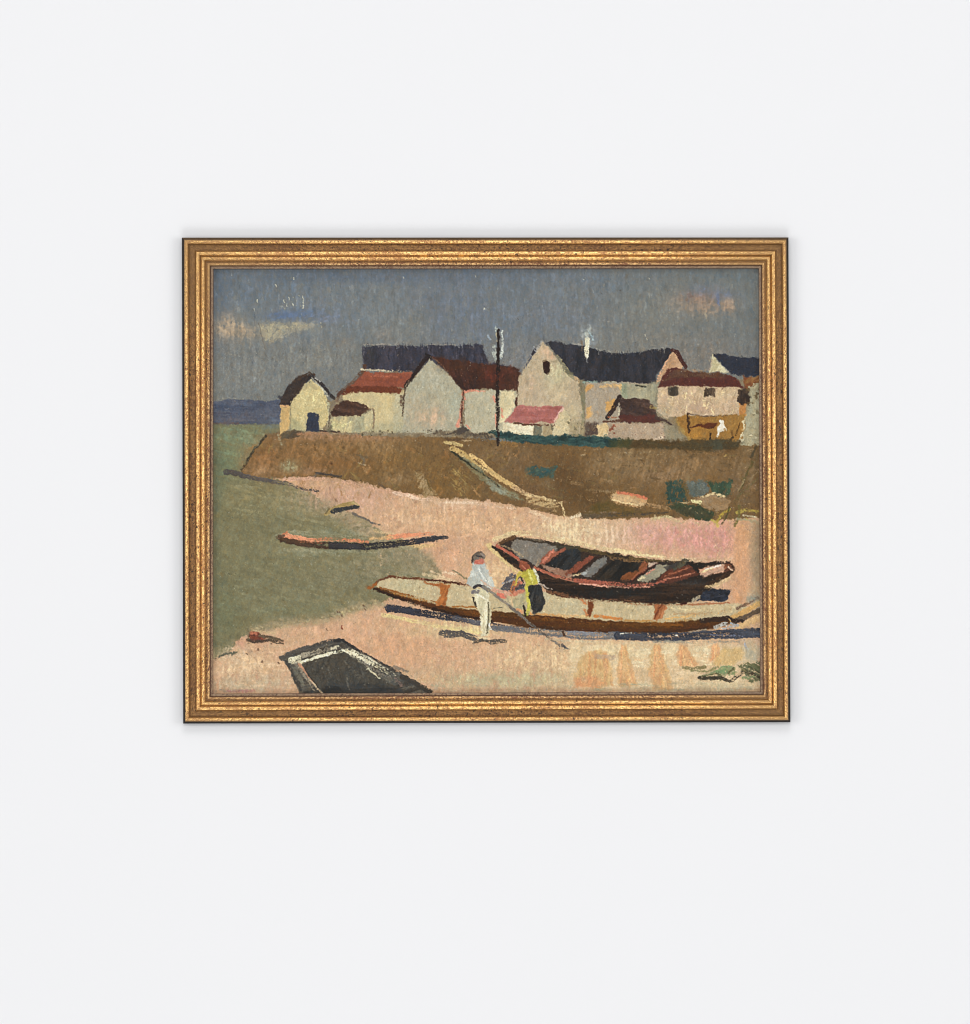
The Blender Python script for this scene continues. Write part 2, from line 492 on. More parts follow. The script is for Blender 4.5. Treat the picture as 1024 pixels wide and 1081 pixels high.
# @@SKY
def paint_sky():
    F(R(215, 275, 812, 480), (121, 123, 122), (112, 115, 117), ang=90, tl=8, tex=0.03, soft=1, h=0.05, mix=0.8)
    for v in ((300, 300, 90, 22, (104, 113, 124), .6), (400, 290, 250, 10, (95, 104, 117), .7), (340, 330, 60, 30, (112, 120, 132), .6), (490, 330, 80, 50, (107, 114, 128), .7), (560, 310, 60, 40, (110, 117, 126), .5),
              (250, 395, 60, 30, (128, 131, 130), .6), (330, 375, 50, 22, (130, 132, 129), .6), (700, 320, 80, 40, (121, 121, 117), .7),
              (740, 375, 40, 25, (128, 122, 117), .6), (660, 345, 40, 25, (124, 122, 117), .5), (790, 320, 22, 40, (107, 111, 112), .6),
              (430, 345, 25, 18, (130, 129, 124), .6), (575, 335, 40, 22, (112, 117, 127), .5), (400, 330, 30, 40, (122, 127, 130), .5),
              (232, 320, 12, 50, (94, 104, 119), .7), (262, 310, 30, 20, (106, 115, 128), .6), (440, 310, 30, 20, (112, 117, 126), .4), (640, 300, 50, 14, (104, 112, 122), .5),
              (610, 330, 40, 30, (114, 119, 128), .5), (560, 380, 30, 12, (124, 126, 132), .5), (700, 355, 40, 12, (130, 126, 120), .5),
              (760, 290, 60, 10, (100, 107, 112), .5), (420, 292, 200, 8, (98, 106, 120), .5)):  # strips along the top edge: bluer sky with the frame's shadow painted in
        B(*v)
    for k in range(160):
        x = rng.uniform(226, 802); y = rng.uniform(284, 370)
        K(S(x, y, x + rng.uniform(-3, 3), y + rng.uniform(14, 40)), rng.uniform(2, 5), ((128, 129, 126), (104, 112, 120), (119, 121, 121), (110, 114, 122))[k % 4], dry=.5, op=.3, soft=1.4, seed=k)
    # clouds at the left
    B(262, 351, 24, 7, (158, 144, 126), .7); B(241, 346, 17, 12, (174, 153, 130), .9); B(315, 346, 24, 5, (152, 144, 126), .6); B(252, 350, 16, 7, (164, 146, 126), .6); B(237, 335, 7, 6, (158, 140, 122), .5)
    F(S(272, 342, 290, 341, 318, 340, 336, 342, 322, 346, 306, 353, 296, 360, 284, 362, 277, 355), (168, 157, 132), (150, 143, 128), ang=75, tl=2, rough=2, soft=3.0, op=.75, tex=.05, dry=.2)
    F(S(274, 344, 300, 343, 303, 350, 290, 359, 281, 358), (178, 167, 138), ang=60, tl=2, rough=2, soft=2.4, op=.5, dry=.3)
    P(S(300, 339, 345, 339, 342, 346, 300, 349), (176, 164, 136), dens=.42, size=.8, soft=3, op=.7)
    P(S(228, 332, 262, 340, 262, 360, 228, 352), (180, 160, 138), dens=.22, size=.9, soft=5, op=.45)
    B(302, 333, 24, 5, (94, 111, 142), .7, ang=15); B(325, 331, 22, 5, (96, 112, 140), .6, ang=15); B(345, 336, 22, 5, (118, 124, 142), .5, ang=15)
    P(S(285, 328, 340, 326, 335, 339, 285, 339), (92, 110, 148), dens=.3, size=1, ang=15, stretch=2, soft=4, op=.6)
    P(S(335, 338, 358, 336, 358, 342, 335, 342), (148, 144, 150), dens=.4, size=.8, ang=0, stretch=2, op=.5)
    K(S(273, 341, 277, 358, 280, 372, 283, 385), 1.2, (96, 88, 82), dry=.4, op=.6)
    B(361, 361, 8, 4, (118, 108, 98), .55); B(405, 352, 9, 7, (142, 130, 118), .35); B(320, 370, 9, 4, (116, 114, 110), .35)
    for x, y, s in ((319.5, 314, 2), (320, 318, 2.2), (320, 324, 2), (300, 318, 1.5), (303, 322, 1.4), (298, 325, 1.2), (271.5, 318, 1.3), (268, 327, 1.2), (310, 294, 1.2), (291, 301, 1.2), (305, 315, 1.3), (309, 322, 1.2), (287, 328, 1.2), (426, 293, 1), (502, 292, 1.1), (511, 326, 1), (616, 295, .9), (685, 294, .8), (683, 358, 1.2), (681, 354, 1), (620, 352, 1.2)):
        K(S(x, y - s * .8, x + .3, y + s * .9), s * .62, (193, 190, 172), dry=.1, op=.85, h=.3)
    P(S(296, 312, 322, 310, 322, 327, 296, 327), (178, 174, 156), dens=.16, size=.7, soft=2, op=.7)
    # red cloud at the right
    B(738, 315, 24, 9, (138, 116, 106), .85); B(745, 324, 28, 10, (152, 132, 116), .75); B(765, 312, 14, 5, (104, 116, 142), .5); B(768, 322, 10, 8, (158, 136, 118), .7); B(715, 322, 16, 8, (138, 128, 118), .5)
    P(S(722, 308, 752, 310, 756, 322, 724, 320), (124, 98, 88), dens=.34, size=1.2, ang=160, stretch=1.6, soft=4, op=.5)
    P(S(705, 318, 775, 316, 778, 330, 740, 340, 720, 333), (158, 142, 124), dens=.2, size=1, ang=90, stretch=1.6, soft=5, op=.45)
    K(S(757, 313, 758, 321), 3.2, (98, 114, 152), dry=.35, op=.75, soft=1.2); B(743, 306, 18, 6, (108, 117, 138), .5)
    B(735, 345, 35, 10, (118, 118, 116), .5); K(S(744, 328, 746, 339), 1.4, (164, 150, 126), dry=.4, op=.6)
    for x, y in ((547, 337), (635, 309), (655, 306)):
        K(S(x, y, x + .6, y + .8), 1, (80, 72, 70), dry=0, op=.7)
    P(R(224, 283, 803, 400), (150, 151, 148), dens=.03, size=.6, ang=90, stretch=3, soft=1, op=.4)
    P(R(224, 283, 803, 400), (88, 94, 104), dens=.06, size=.6, ang=90, stretch=5, soft=1, op=.3, seed=3)


# @@LAND
def paint_land():
    # water
    F(S(215, 447, 300, 446, 300, 470, 345, 530, 440, 570, 475, 605, 400, 640, 285, 668, 215, 700), (121, 117, 89), (127, 122, 94), ang=165, tl=6, tex=.035, h=.06)
    for v in ((250, 460, 40, 14, (120, 134, 109), .8), (245, 485, 22, 22, (112, 125, 99), .7), (232, 500, 10, 30, (100, 113, 92), .6),
              (285, 525, 60, 16, (137, 130, 98), .8), (320, 545, 50, 12, (131, 126, 98), .6), (255, 600, 40, 50, (119, 116, 90), .6),
              (330, 620, 70, 34, (124, 120, 94), .6), (430, 590, 35, 14, (131, 126, 100), .7), (240, 650, 16, 44, (105, 108, 84), .6),
              (380, 612, 30, 14, (124, 120, 98), .5), (340, 583, 60, 5, (140, 141, 118), .6), (375, 562, 50, 5, (136, 138, 116), .6),
              (300, 645, 50, 10, (116, 118, 94), .5), (229, 560, 5, 120, (98, 104, 86), .4), (405, 600, 50, 14, (136, 128, 104), .7), (350, 618, 50, 18, (126, 122, 98), .6), (300, 560, 50, 16, (124, 120, 94), .5), (430, 582, 34, 9, (140, 131, 107), .7), (280, 620, 40, 24, (123, 121, 96), .5)):
        B(*v, ang=165)
    for k in range(34):
        x = rng.uniform(240, 330); y = rng.uniform(511, 548)
        K(S(x, y, x + rng.uniform(14, 40), y + rng.uniform(2, 7)), rng.uniform(.7, 1.6), (150, 144, 112), c2=(136, 132, 104), dry=.5, op=.5, seed=k)
    for k in range(46):
        x = rng.uniform(240, 430); y = rng.uniform(578, 650)
        K(S(x, y, x + rng.uniform(8, 26), y + rng.uniform(-2, 2)), rng.uniform(.6, 1.4), (134, 134, 108), c2=(108, 112, 90), dry=.55, op=.4, seed=k)
    P(S(310, 578, 350, 576, 350, 605, 310, 600), (160, 160, 140), dens=.14, size=.6, op=.6)
    P(R(228, 560, 460, 655), (140, 140, 114), dens=.06, size=.6, ang=165, stretch=2, op=.5)
    # far hills and the shore line
    F(S(222, 425, 232, 423, 242, 421.5, 262, 422, 280, 423.5, 296, 422, 300, 448, 222, 448), (76, 84, 104), (86, 92, 108), ang=0, tl=4, tex=.06, rough=.8)
    B(255, 442, 34, 5, (96, 96, 108), .7, ang=0); B(285, 443, 12, 5, (98, 106, 122), .6, ang=0)
    P(R(226, 430, 290, 446), (112, 112, 122), dens=.2, size=.6, ang=0, stretch=4, op=.5)
    K(S(230, 421.5, 245, 420, 262, 421, 285, 422), 1.2, (150, 148, 140), dry=.6, op=.5)
    K(S(226, 436.5, 272, 437, 272, 440), .8, (62, 62, 80), dry=.4, op=.55); K(S(259, 435, 261, 445), 1.6, (80, 76, 84), dry=.5, op=.5); K(S(243, 437, 244, 444), 1.2, (92, 82, 82), dry=.5, op=.5)
    K(S(222, 447, 250, 447, 288, 448.5), 1.5, (98, 80, 76), dry=.3, op=.8); B(285, 450, 10, 4, (108, 118, 118), .6, ang=0)
    # sand
    F(S(283, 503, 340, 503, 420, 512, 500, 525, 600, 540, 812, 540, 812, 745, 215, 745, 215, 699, 240, 690, 252, 676, 266, 667, 300, 661, 345, 653, 390, 640, 440, 622, 466, 606, 455, 590, 432, 573, 402, 560, 380, 545, 350, 536, 330, 520), (206, 170, 138), (199, 158, 129), ang=75, tl=1.6, tex=.045, rough=1.4, soft=1.2, h=.14)
    for v in ((370, 525, 50, 16, (196, 158, 138), .8), (440, 548, 50, 16, (208, 174, 140), .7), (470, 580, 24, 24, (206, 160, 130), .7), (520, 553, 60, 16, (211, 174, 138), .7),
              (605, 560, 44, 16, (216, 194, 158), .9), (650, 566, 30, 14, (214, 190, 160), .8), (720, 568, 50, 15, (206, 152, 142), .95), (755, 572, 26, 20, (206, 150, 140), .9), (690, 560, 30, 10, (207, 162, 148), .7),
              (782, 590, 9, 60, (204, 156, 122), .9), (798, 585, 7, 50, (164, 142, 116), .9), (785, 560, 8, 14, (203, 158, 118), .8), (800, 630, 8, 16, (168, 154, 130), .8),
              (640, 595, 40, 8, (212, 186, 152), .6), (480, 530, 40, 8, (212, 182, 156), .7), (525, 605, 26, 22, (211, 180, 142), .8),
              (570, 695, 80, 20, (211, 182, 146), .85), (650, 690, 60, 14, (214, 196, 156), .85), (720, 690, 60, 14, (216, 200, 164), .85), (790, 690, 16, 14, (168, 160, 140), .8),
              (410, 685, 60, 18, (206, 158, 124), .6), (500, 690, 20, 20, (206, 164, 134), .5), (540, 718, 100, 10, (180, 170, 138), .85), (640, 722, 60, 8, (200, 172, 138), .6),
              (260, 702, 46, 16, (211, 182, 148), .8), (265, 722, 50, 9, (184, 168, 142), .8), (350, 662, 50, 9, (206, 166, 136), .6), (245, 690, 12, 10, (196, 176, 150), .5), (770, 725, 50, 8, (188, 174, 142), .8),
              (482, 664, 44, 10, (214, 192, 148), .9), (700, 726, 40, 6, (184, 170, 140), .7)):
        B(*v)
    # vertical scumble on the beach
    for k in range(150):
        x = rng.uniform(400, 600); y = rng.uniform(532, 590)
        K(S(x, y, x + rng.uniform(-2, 2), y + rng.uniform(6, 16)), rng.uniform(.8, 2), (216, 180, 148) if k % 2 else (196, 154, 124), dry=.55, op=.26, seed=k)
    for k in range(120):
        x = rng.uniform(360, 600); y = rng.uniform(668, 718)
        K(S(x, y, x + rng.uniform(0, 6), y + rng.uniform(5, 14)), rng.uniform(.8, 1.8), (214, 174, 142) if k % 2 else (190, 146, 114), dry=.55, op=.25, seed=k)
    for k in range(70):
        x = rng.uniform(228, 330); y = rng.uniform(680, 728)
        K(S(x, y, x + rng.uniform(12, 40), y + rng.uniform(-2, 2)), rng.uniform(.8, 1.8), (216, 186, 154) if k % 3 else (178, 156, 130), dry=.55, op=.45, seed=k)
    P(S(620, 545, 775, 548, 775, 590, 640, 585), (214, 178, 158), dens=.22, size=.8, op=.5)
    P(S(680, 550, 772, 552, 772, 590, 680, 582), (196, 128, 122), dens=.26, size=.7, ang=90, stretch=1.6, op=.45)
    P(S(460, 655, 560, 672, 600, 690, 600, 722, 440, 722), (216, 196, 156), dens=.2, size=.7, op=.5)
    P(S(540, 665, 600, 680, 600, 705, 560, 700), (160, 110, 92), dens=.06, size=.5, op=.6, seed=2)
    P(S(240, 665, 800, 690, 800, 730, 230, 730), (160, 130, 104), dens=.05, size=.5, op=.5, seed=3)
    P(S(340, 505, 600, 545, 600, 600, 480, 600, 400, 555), (222, 190, 162), dens=.14, size=.6, ang=90, stretch=2, op=.5)
    P(S(340, 505, 600, 545, 600, 600, 480, 600, 400, 555), (180, 136, 112), dens=.1, size=.6, ang=90, stretch=2, op=.5, seed=2)
    # shallow water lapping the sand
    for t in range(26):
        u = t / 25; x = 268 + u * 135; y = 667 - u * 29 - 3 * math.sin(u * 9)
        B(x, y, 9, 4.5, (158, 143, 114), .55, ang=165)
    for t in range(22):
        u = t / 21; x = 340 + u * 70; y = 530 + u * 44
        B(x, y, 9, 6, (160, 142, 116), .5, ang=20)
    B(440, 588, 18, 9, (156, 140, 114), .6); B(455, 600, 12, 6, (176, 154, 126), .6)
    P(S(330, 520, 380, 545, 405, 563, 440, 575, 400, 575, 340, 545), (140, 134, 106), dens=.36, size=.8, op=.7)
    P(S(262, 664, 345, 650, 400, 632, 400, 642, 300, 664), (178, 164, 126), dens=.4, size=.8, op=.7)
    P(S(430, 578, 462, 600, 450, 612, 405, 610), (178, 152, 122), dens=.3, size=.9, op=.6)
    K(S(232, 697, 252, 686), 1.6, (170, 160, 130), dry=.6, op=.6)
    F(S(440, 576, 448, 578, 458, 590, 466, 603, 448, 612, 420, 605, 425, 585), (137, 130, 106), ang=20, op=.45, soft=3, rough=2, dry=.2)
    K(S(455, 603, 490, 618, 500, 613), 2, (214, 188, 154), dry=.3, op=.7); K(S(447, 606, 475, 612), 3, (212, 190, 152), dry=.35, op=.7)
    # the bank
    F(S(279, 459, 300, 456, 345, 456, 400, 457, 440, 456, 480, 459, 530, 466, 600, 468, 660, 470, 740, 468, 812, 466, 812, 546, 775, 548, 745, 549, 700, 546, 640, 548, 612, 545, 596, 546, 575, 541, 552, 534, 520, 529, 470, 526, 430, 521, 400, 514, 370, 506, 330, 503, 285, 505, 252, 501), (122, 95, 62), (110, 86, 58), ang=80, tl=5, tex=.06, rough=1.2, h=.12)
    for v in ((290, 485, 34, 18, (146, 108, 72), .9), (345, 480, 50, 20, (140, 106, 70), .8), (415, 490, 40, 22, (134, 104, 66), .6), (470, 510, 40, 16, (124, 96, 58), .7),
              (440, 480, 30, 16, (130, 102, 64), .5), (540, 490, 30, 14, (120, 96, 70), .7), (600, 495, 26, 20, (104, 78, 50), .7), (650, 495, 40, 14, (128, 104, 74), .8),
              (700, 500, 40, 12, (140, 114, 86), .85), (660, 490, 40, 10, (136, 112, 82), .8), (620, 525, 24, 14, (92, 70, 44), .85), (598, 505, 16, 22, (94, 70, 44), .75), (395, 470, 40, 8, (144, 116, 82), .6), (350, 492, 40, 9, (130, 94, 58), .7), (520, 478, 24, 8, (132, 108, 80), .6), (780, 510, 20, 24, (116, 94, 70), .7), (560, 520, 24, 14, (114, 88, 62), .6),
              (340, 461, 60, 4, (150, 118, 88), .7), (740, 490, 50, 10, (134, 108, 78), .7), (670, 478, 40, 5, (136, 114, 84), .7), (790, 490, 10, 20, (124, 104, 76), .5), (300, 458, 16, 4, (104, 86, 66), .6), (275, 497, 18, 6, (156, 124, 92), .7), (330, 498, 26, 6, (148, 116, 88), .6), (420, 505, 18, 8, (150, 124, 92), .6), (370, 462, 60, 4, (158, 122, 94), .6), (505, 505, 16, 8, (106, 84, 54), .6), (380, 500, 30, 8, (126, 98, 62), .5)):
        B(*v, ang=80)
    for k in range(120):
        x = rng.uniform(270, 560); y = rng.uniform(464, 520); s = rng.choice([-1, 1])
        if y > 468 + (x - 262) * 0.6 and x < 310: continue
        K(S(x, y, x + s * rng.uniform(2, 8), y + rng.uniform(3, 10)), rng.uniform(1, 3.4), ((156, 122, 84), (98, 74, 44), (132, 112, 68), (142, 104, 66))[k % 4], dry=.5, op=.6, seed=k)
    for k in range(90):
        x = rng.uniform(560, 800); y = rng.uniform(474, 538)
        K(S(x, y, x + rng.uniform(3, 14), y + rng.uniform(-2, 3)), rng.uniform(1, 3.4), ((148, 122, 90), (86, 68, 44), (112, 98, 62), (136, 108, 80))[k % 4], dry=.5, op=.55, seed=k)
    P(S(600, 478, 700, 474, 720, 486, 610, 490), (168, 148, 116), dens=.15, size=.7, ang=10, stretch=2, op=.6)
    P(S(280, 462, 800, 472, 800, 540, 400, 510), (158, 130, 96), dens=.07, size=.6, op=.5)
    P(S(280, 462, 800, 472, 800, 540, 400, 510), (84, 66, 44), dens=.09, size=.8, op=.45, seed=2)
    K(S(258, 470, 262, 476, 254, 490), 4, (132, 112, 84), dry=.5, op=.5)
    B(305, 492, 10, 7, (146, 140, 110), .8); B(296, 470, 6, 6, (136, 118, 88), .5); K(S(294, 459, 297, 470), 2, (156, 148, 122), dry=.5, op=.7)
    P(S(293, 483, 314, 488, 314, 500, 296, 498), (170, 164, 134), dens=.25, size=.8, op=.6)
    F(S(438, 499, 446, 500, 452, 512, 462, 524, 448, 524, 444, 512), (158, 138, 100), (176, 154, 120), ang=60, op=.7, soft=2, rough=2, dry=.2)
    K(S(450, 506, 455, 518), 1.6, (92, 78, 46), dry=.4, op=.7); B(461, 513, 5, 6, (138, 100, 54), .7)
    # dark outline of the bank's left slope and foot
    K(S(280, 461, 270, 473, 262, 485, 254, 498), 2.6, (64, 58, 46), w1=1.8, dry=.25); K(S(276, 463, 268, 476), 1.1, (142, 138, 116), dry=.5, op=.6)
    K(S(239, 498.5, 247, 499, 262, 503.5), 6.2, (66, 62, 60), w1=5, dry=.1, c2=(86, 80, 78)); K(S(260, 503, 285, 508, 305, 511, 322, 516, 336, 518.5), 4.8, (68, 64, 66), w1=2.4, dry=.25, c2=(94, 86, 82))
    K(S(290, 508, 312, 513), 1.6, (132, 122, 106), dry=.5, op=.6)
    K(S(334, 500, 340, 500, 352, 502, 360, 503), 3, (70, 62, 56), w1=1.4, dry=.2); K(S(332, 503, 338, 499), 2, (96, 92, 88), dry=.4, op=.6)
    K(S(380, 481, 385, 486, 383, 490), 2.6, (108, 98, 84), dry=.3, op=.8); K(S(378, 488, 386, 491), 1.4, (168, 148, 118), dry=.4, op=.7); K(S(376, 480, 388, 483), 1.3, (92, 80, 62), dry=.4, op=.7)
    K(S(400, 511, 406, 515), 2.6, (92, 76, 62), dry=.3, op=.8); K(S(349, 489, 350.5, 490), 2, (82, 58, 40), dry=0, op=.8)
    # pink lip of sand under the bank
    K(S(300, 506, 330, 505, 370, 509, 400, 517, 440, 525), 3.5, (206, 164, 142), dry=.35, op=.8); K(S(415, 520, 440, 526, 470, 530), 3, (222, 192, 168), dry=.35, op=.85)
    K(S(470, 530, 510, 532, 545, 537), 2.4, (222, 196, 170), dry=.4, op=.85); K(S(475, 535, 520, 540), 1.4, (182, 142, 116), dry=.5, op=.5); K(S(500, 536, 492, 545, 520, 543, 536, 533), .9, (176, 138, 114), dry=.45, op=.6)
    K(S(560, 540, 572, 545, 580, 549), 4, (214, 188, 158), dry=.3, op=.8)
    K(S(348, 515, 350, 527), 1.6, (140, 112, 98), dry=.5, op=.6); K(S(352, 525, 356, 529), 1.4, (120, 92, 76), dry=.4, op=.6)
    # stick and reeds in the water
    K(S(345, 543, 350, 538, 360, 534, 372, 531, 377, 533), 4.6, (188, 170, 120), dry=.2, c2=(150, 128, 84)); K(S(351, 540, 362, 537.5, 378, 535), 4.8, (54, 55, 57), w1=3.4, dry=.15)
    K(S(344, 542, 347, 537), 1.2, (96, 84, 60), dry=.3, op=.8); K(S(372, 542, 384, 547, 393, 552, 401, 553.5), 2, (100, 94, 90), w1=1.5, dry=.25)
    K(S(396, 560, 420, 566), 3, (198, 172, 132), dry=.4, op=.7)
    # path down the bank
    F(S(482, 480, 490, 484, 508, 497, 530, 513, 545, 522, 552, 528, 540, 527, 528, 522, 515, 512, 498, 497), (134, 132, 110), (120, 112, 84), ang=145, tl=4, soft=1.6, rough=1.4, dry=.15)
    F(S(514, 508, 524, 512, 536, 520, 530, 522, 518, 517), (146, 150, 134), ang=145, soft=1.4, op=.8)
    K(S(470, 467, 478, 468, 487, 470), 3.4, (182, 160, 112), dry=.35); K(S(474, 470, 477, 475), 1.4, (88, 70, 52), dry=.3, op=.8)
    K(S(478, 474, 490, 480, 502, 491, 512, 498), 7, (218, 192, 140), w1=5, dry=.3, c2=(176, 148, 96)); K(S(497, 480, 508, 488, 520, 499, 530, 506), 3.8, (214, 180, 124), dry=.35)
    K(S(515, 496, 528, 505, 540, 512, 546, 516), 5.2, (220, 186, 136), dry=.2, c2=(192, 162, 110)); K(S(543, 515, 555, 521, 567, 527), 4, (178, 148, 112), dry=.3)
    K(S(555, 522, 570, 525, 585, 529, 592, 531), 2.2, (204, 178, 134), dry=.3); K(S(592, 530, 594, 538, 596, 545), 1.6, (196, 174, 132), dry=.35)
    F(S(556, 524, 575, 527, 590, 533, 586, 539, 570, 538, 556, 532), (150, 118, 84), (178, 152, 112), ang=10, tl=3, dry=.25, soft=1.4, rough=1.6); K(S(552, 530, 566, 535, 582, 538), 2.6, (108, 82, 58), dry=.35, op=.8)
    K(S(477, 477, 490, 486, 505, 497, 518, 506, 527, 514), 2.0, (46, 48, 38), dry=.1, op=.95); K(S(490, 484, 500, 491, 509, 498), 2.4, (112, 116, 98), dry=.4, op=.8)
    for k in range(16):
        x = rng.uniform(470, 482); y = rng.uniform(488, 518)
        K(S(x + 4, y, x + rng.uniform(12, 24), y + rng.uniform(8, 16)), 1, (150, 128, 80), dry=.5, op=.55, seed=k)
    # teal scrub on the bank
    F(S(556, 495, 566, 493, 575, 494, 588, 493, 587, 499, 585, 505, 568, 506, 560, 501), (54, 82, 82), (66, 84, 76), ang=20, tl=2, tex=.1, rough=2.2, soft=1.6, dry=.12); B(578, 511, 6, 5, (134, 118, 94), .6)
    F(S(703, 509, 712, 508, 718, 506, 722, 509, 726, 522, 722, 532, 704, 532), (46, 70, 64), (54, 76, 70), ang=80, tl=2, tex=.08, rough=2.2, soft=1.6, dry=.12)
    F(S(746, 508, 760, 509, 772, 506, 771, 520, 762, 526, 752, 520), (50, 72, 58), (62, 82, 66), ang=80, tl=2, tex=.08, rough=2.2, soft=1.6, dry=.12)
    F(S(724, 509, 738, 507, 746, 509, 748, 521, 738, 525, 728, 522), (112, 118, 112), (88, 96, 92), ang=45, tl=2, tex=.12, rough=1.6); K(S(721, 512, 726, 523), 3, (102, 84, 52), dry=.35, op=.8)
    F(S(730, 530, 738, 526, 752, 521, 762, 524, 772, 528, 768, 536, 756, 540, 742, 535), (158, 132, 102), (138, 112, 82), ang=150, tl=3, tex=.08, rough=1.6)
    K(S(740, 525, 754, 521, 764, 524), 2.2, (198, 178, 138), dry=.35); K(S(731, 529, 739, 531), 3.4, (212, 202, 152), dry=.2); K(S(716, 532, 728, 530), 1.6, (172, 152, 116), dry=.4)
    F(S(705, 534, 722, 532, 738, 534, 754, 541, 752, 548, 744, 550, 720, 543), (72, 72, 54), (58, 66, 48), ang=160, tl=3, rough=1.6, tex=.1); P(S(715, 532, 750, 540, 748, 548, 718, 540), (140, 124, 90), dens=.14, size=.7)
    # bleached plank
    K(S(672, 531, 690, 534, 706, 537), 5, (158, 126, 90), w1=3, dry=.45, op=.8); F(S(645, 523, 650, 519.5, 664, 521, 676, 524, 684, 528, 680, 534, 668, 534, 655, 531, 646, 528), (208, 176, 134), (184, 146, 106), ang=168, tl=6, tex=.07, rough=1.6); K(S(652, 520, 666, 521.5, 682, 526), 3, (194, 116, 88), dry=.25); K(S(646, 527, 660, 531, 672, 533), 1.4, (222, 196, 150), dry=.3); F(S(630, 530, 645, 530, 672, 538, 690, 541, 640, 544, 618, 541), (92, 78, 40), (106, 84, 48), ang=10, op=.8, soft=2, rough=1.6)
    K(S(614, 545, 640, 543.5, 668, 543, 705, 541), 5, (74, 64, 54), w1=2, dry=.3, c2=(94, 80, 62)); K(S(617, 540, 650, 541), 1.4, (128, 108, 90), dry=.5, op=.7); P(S(614, 544, 690, 545, 690, 552, 618, 552), (206, 178, 146), dens=.28, size=.9)
    K(S(618, 517, 645, 519), 1, (160, 140, 108), dry=.5, op=.5)
    K(S(604, 546, 612, 544), 3, (216, 196, 166), dry=.3); K(S(688, 548, 704, 545, 716, 550), 2.6, (198, 182, 140), dry=.45); P(S(690, 542, 750, 548, 770, 556, 690, 556), (176, 156, 124), dens=.25, size=.9)
    # grass and stems at the right edge
    for p, w, c in ((S(794, 487, 784, 510, 778, 530, 775, 553), 2.2, (88, 80, 50)), (S(799, 505, 786, 518, 774, 530, 764, 547), 1.6, (104, 92, 62)), (S(800, 540, 788, 538, 778, 541), 2.6, (166, 148, 74)),
                    (S(756, 551, 762, 543, 770, 538), 2.4, (176, 152, 66)), (S(770, 535, 766, 548, 762, 553), 1.3, (70, 66, 40)), (S(780, 534, 780, 546, 776, 555), 2.6, (98, 92, 54)), (S(778, 548, 790, 549, 802, 552), 2.6, (152, 146, 118)),
                    (S(785, 544, 798, 546), 1.8, (206, 198, 170)), (S(798, 472, 793, 483), 3, (70, 62, 46)), (S(802, 478, 796, 490), 1.2, (110, 96, 70)), (S(752, 549, 758, 555), 2.4, (178, 160, 84)), (S(792, 505, 800, 498), 1.2, (140, 120, 90)), (S(778, 520, 786, 506), 1, (150, 132, 100))):
        K(p, w, c, dry=.35, op=.85)
    P(S(755, 540, 802, 538, 802, 556, 755, 556), (192, 168, 92), dens=.1, size=.7, op=.8); P(S(764, 478, 778, 480, 776, 500, 766, 496), (170, 142, 88), dens=.14, size=.7)
    F(S(775, 556, 790, 553, 792, 600, 788, 640, 772, 640, 774, 600), (207, 160, 124), (198, 148, 112), ang=90, tl=8, op=.5, soft=3); F(S(791, 552, 806, 548, 806, 640, 792, 600), (172, 148, 120), (152, 132, 106), ang=90, tl=8, op=.55, soft=3)


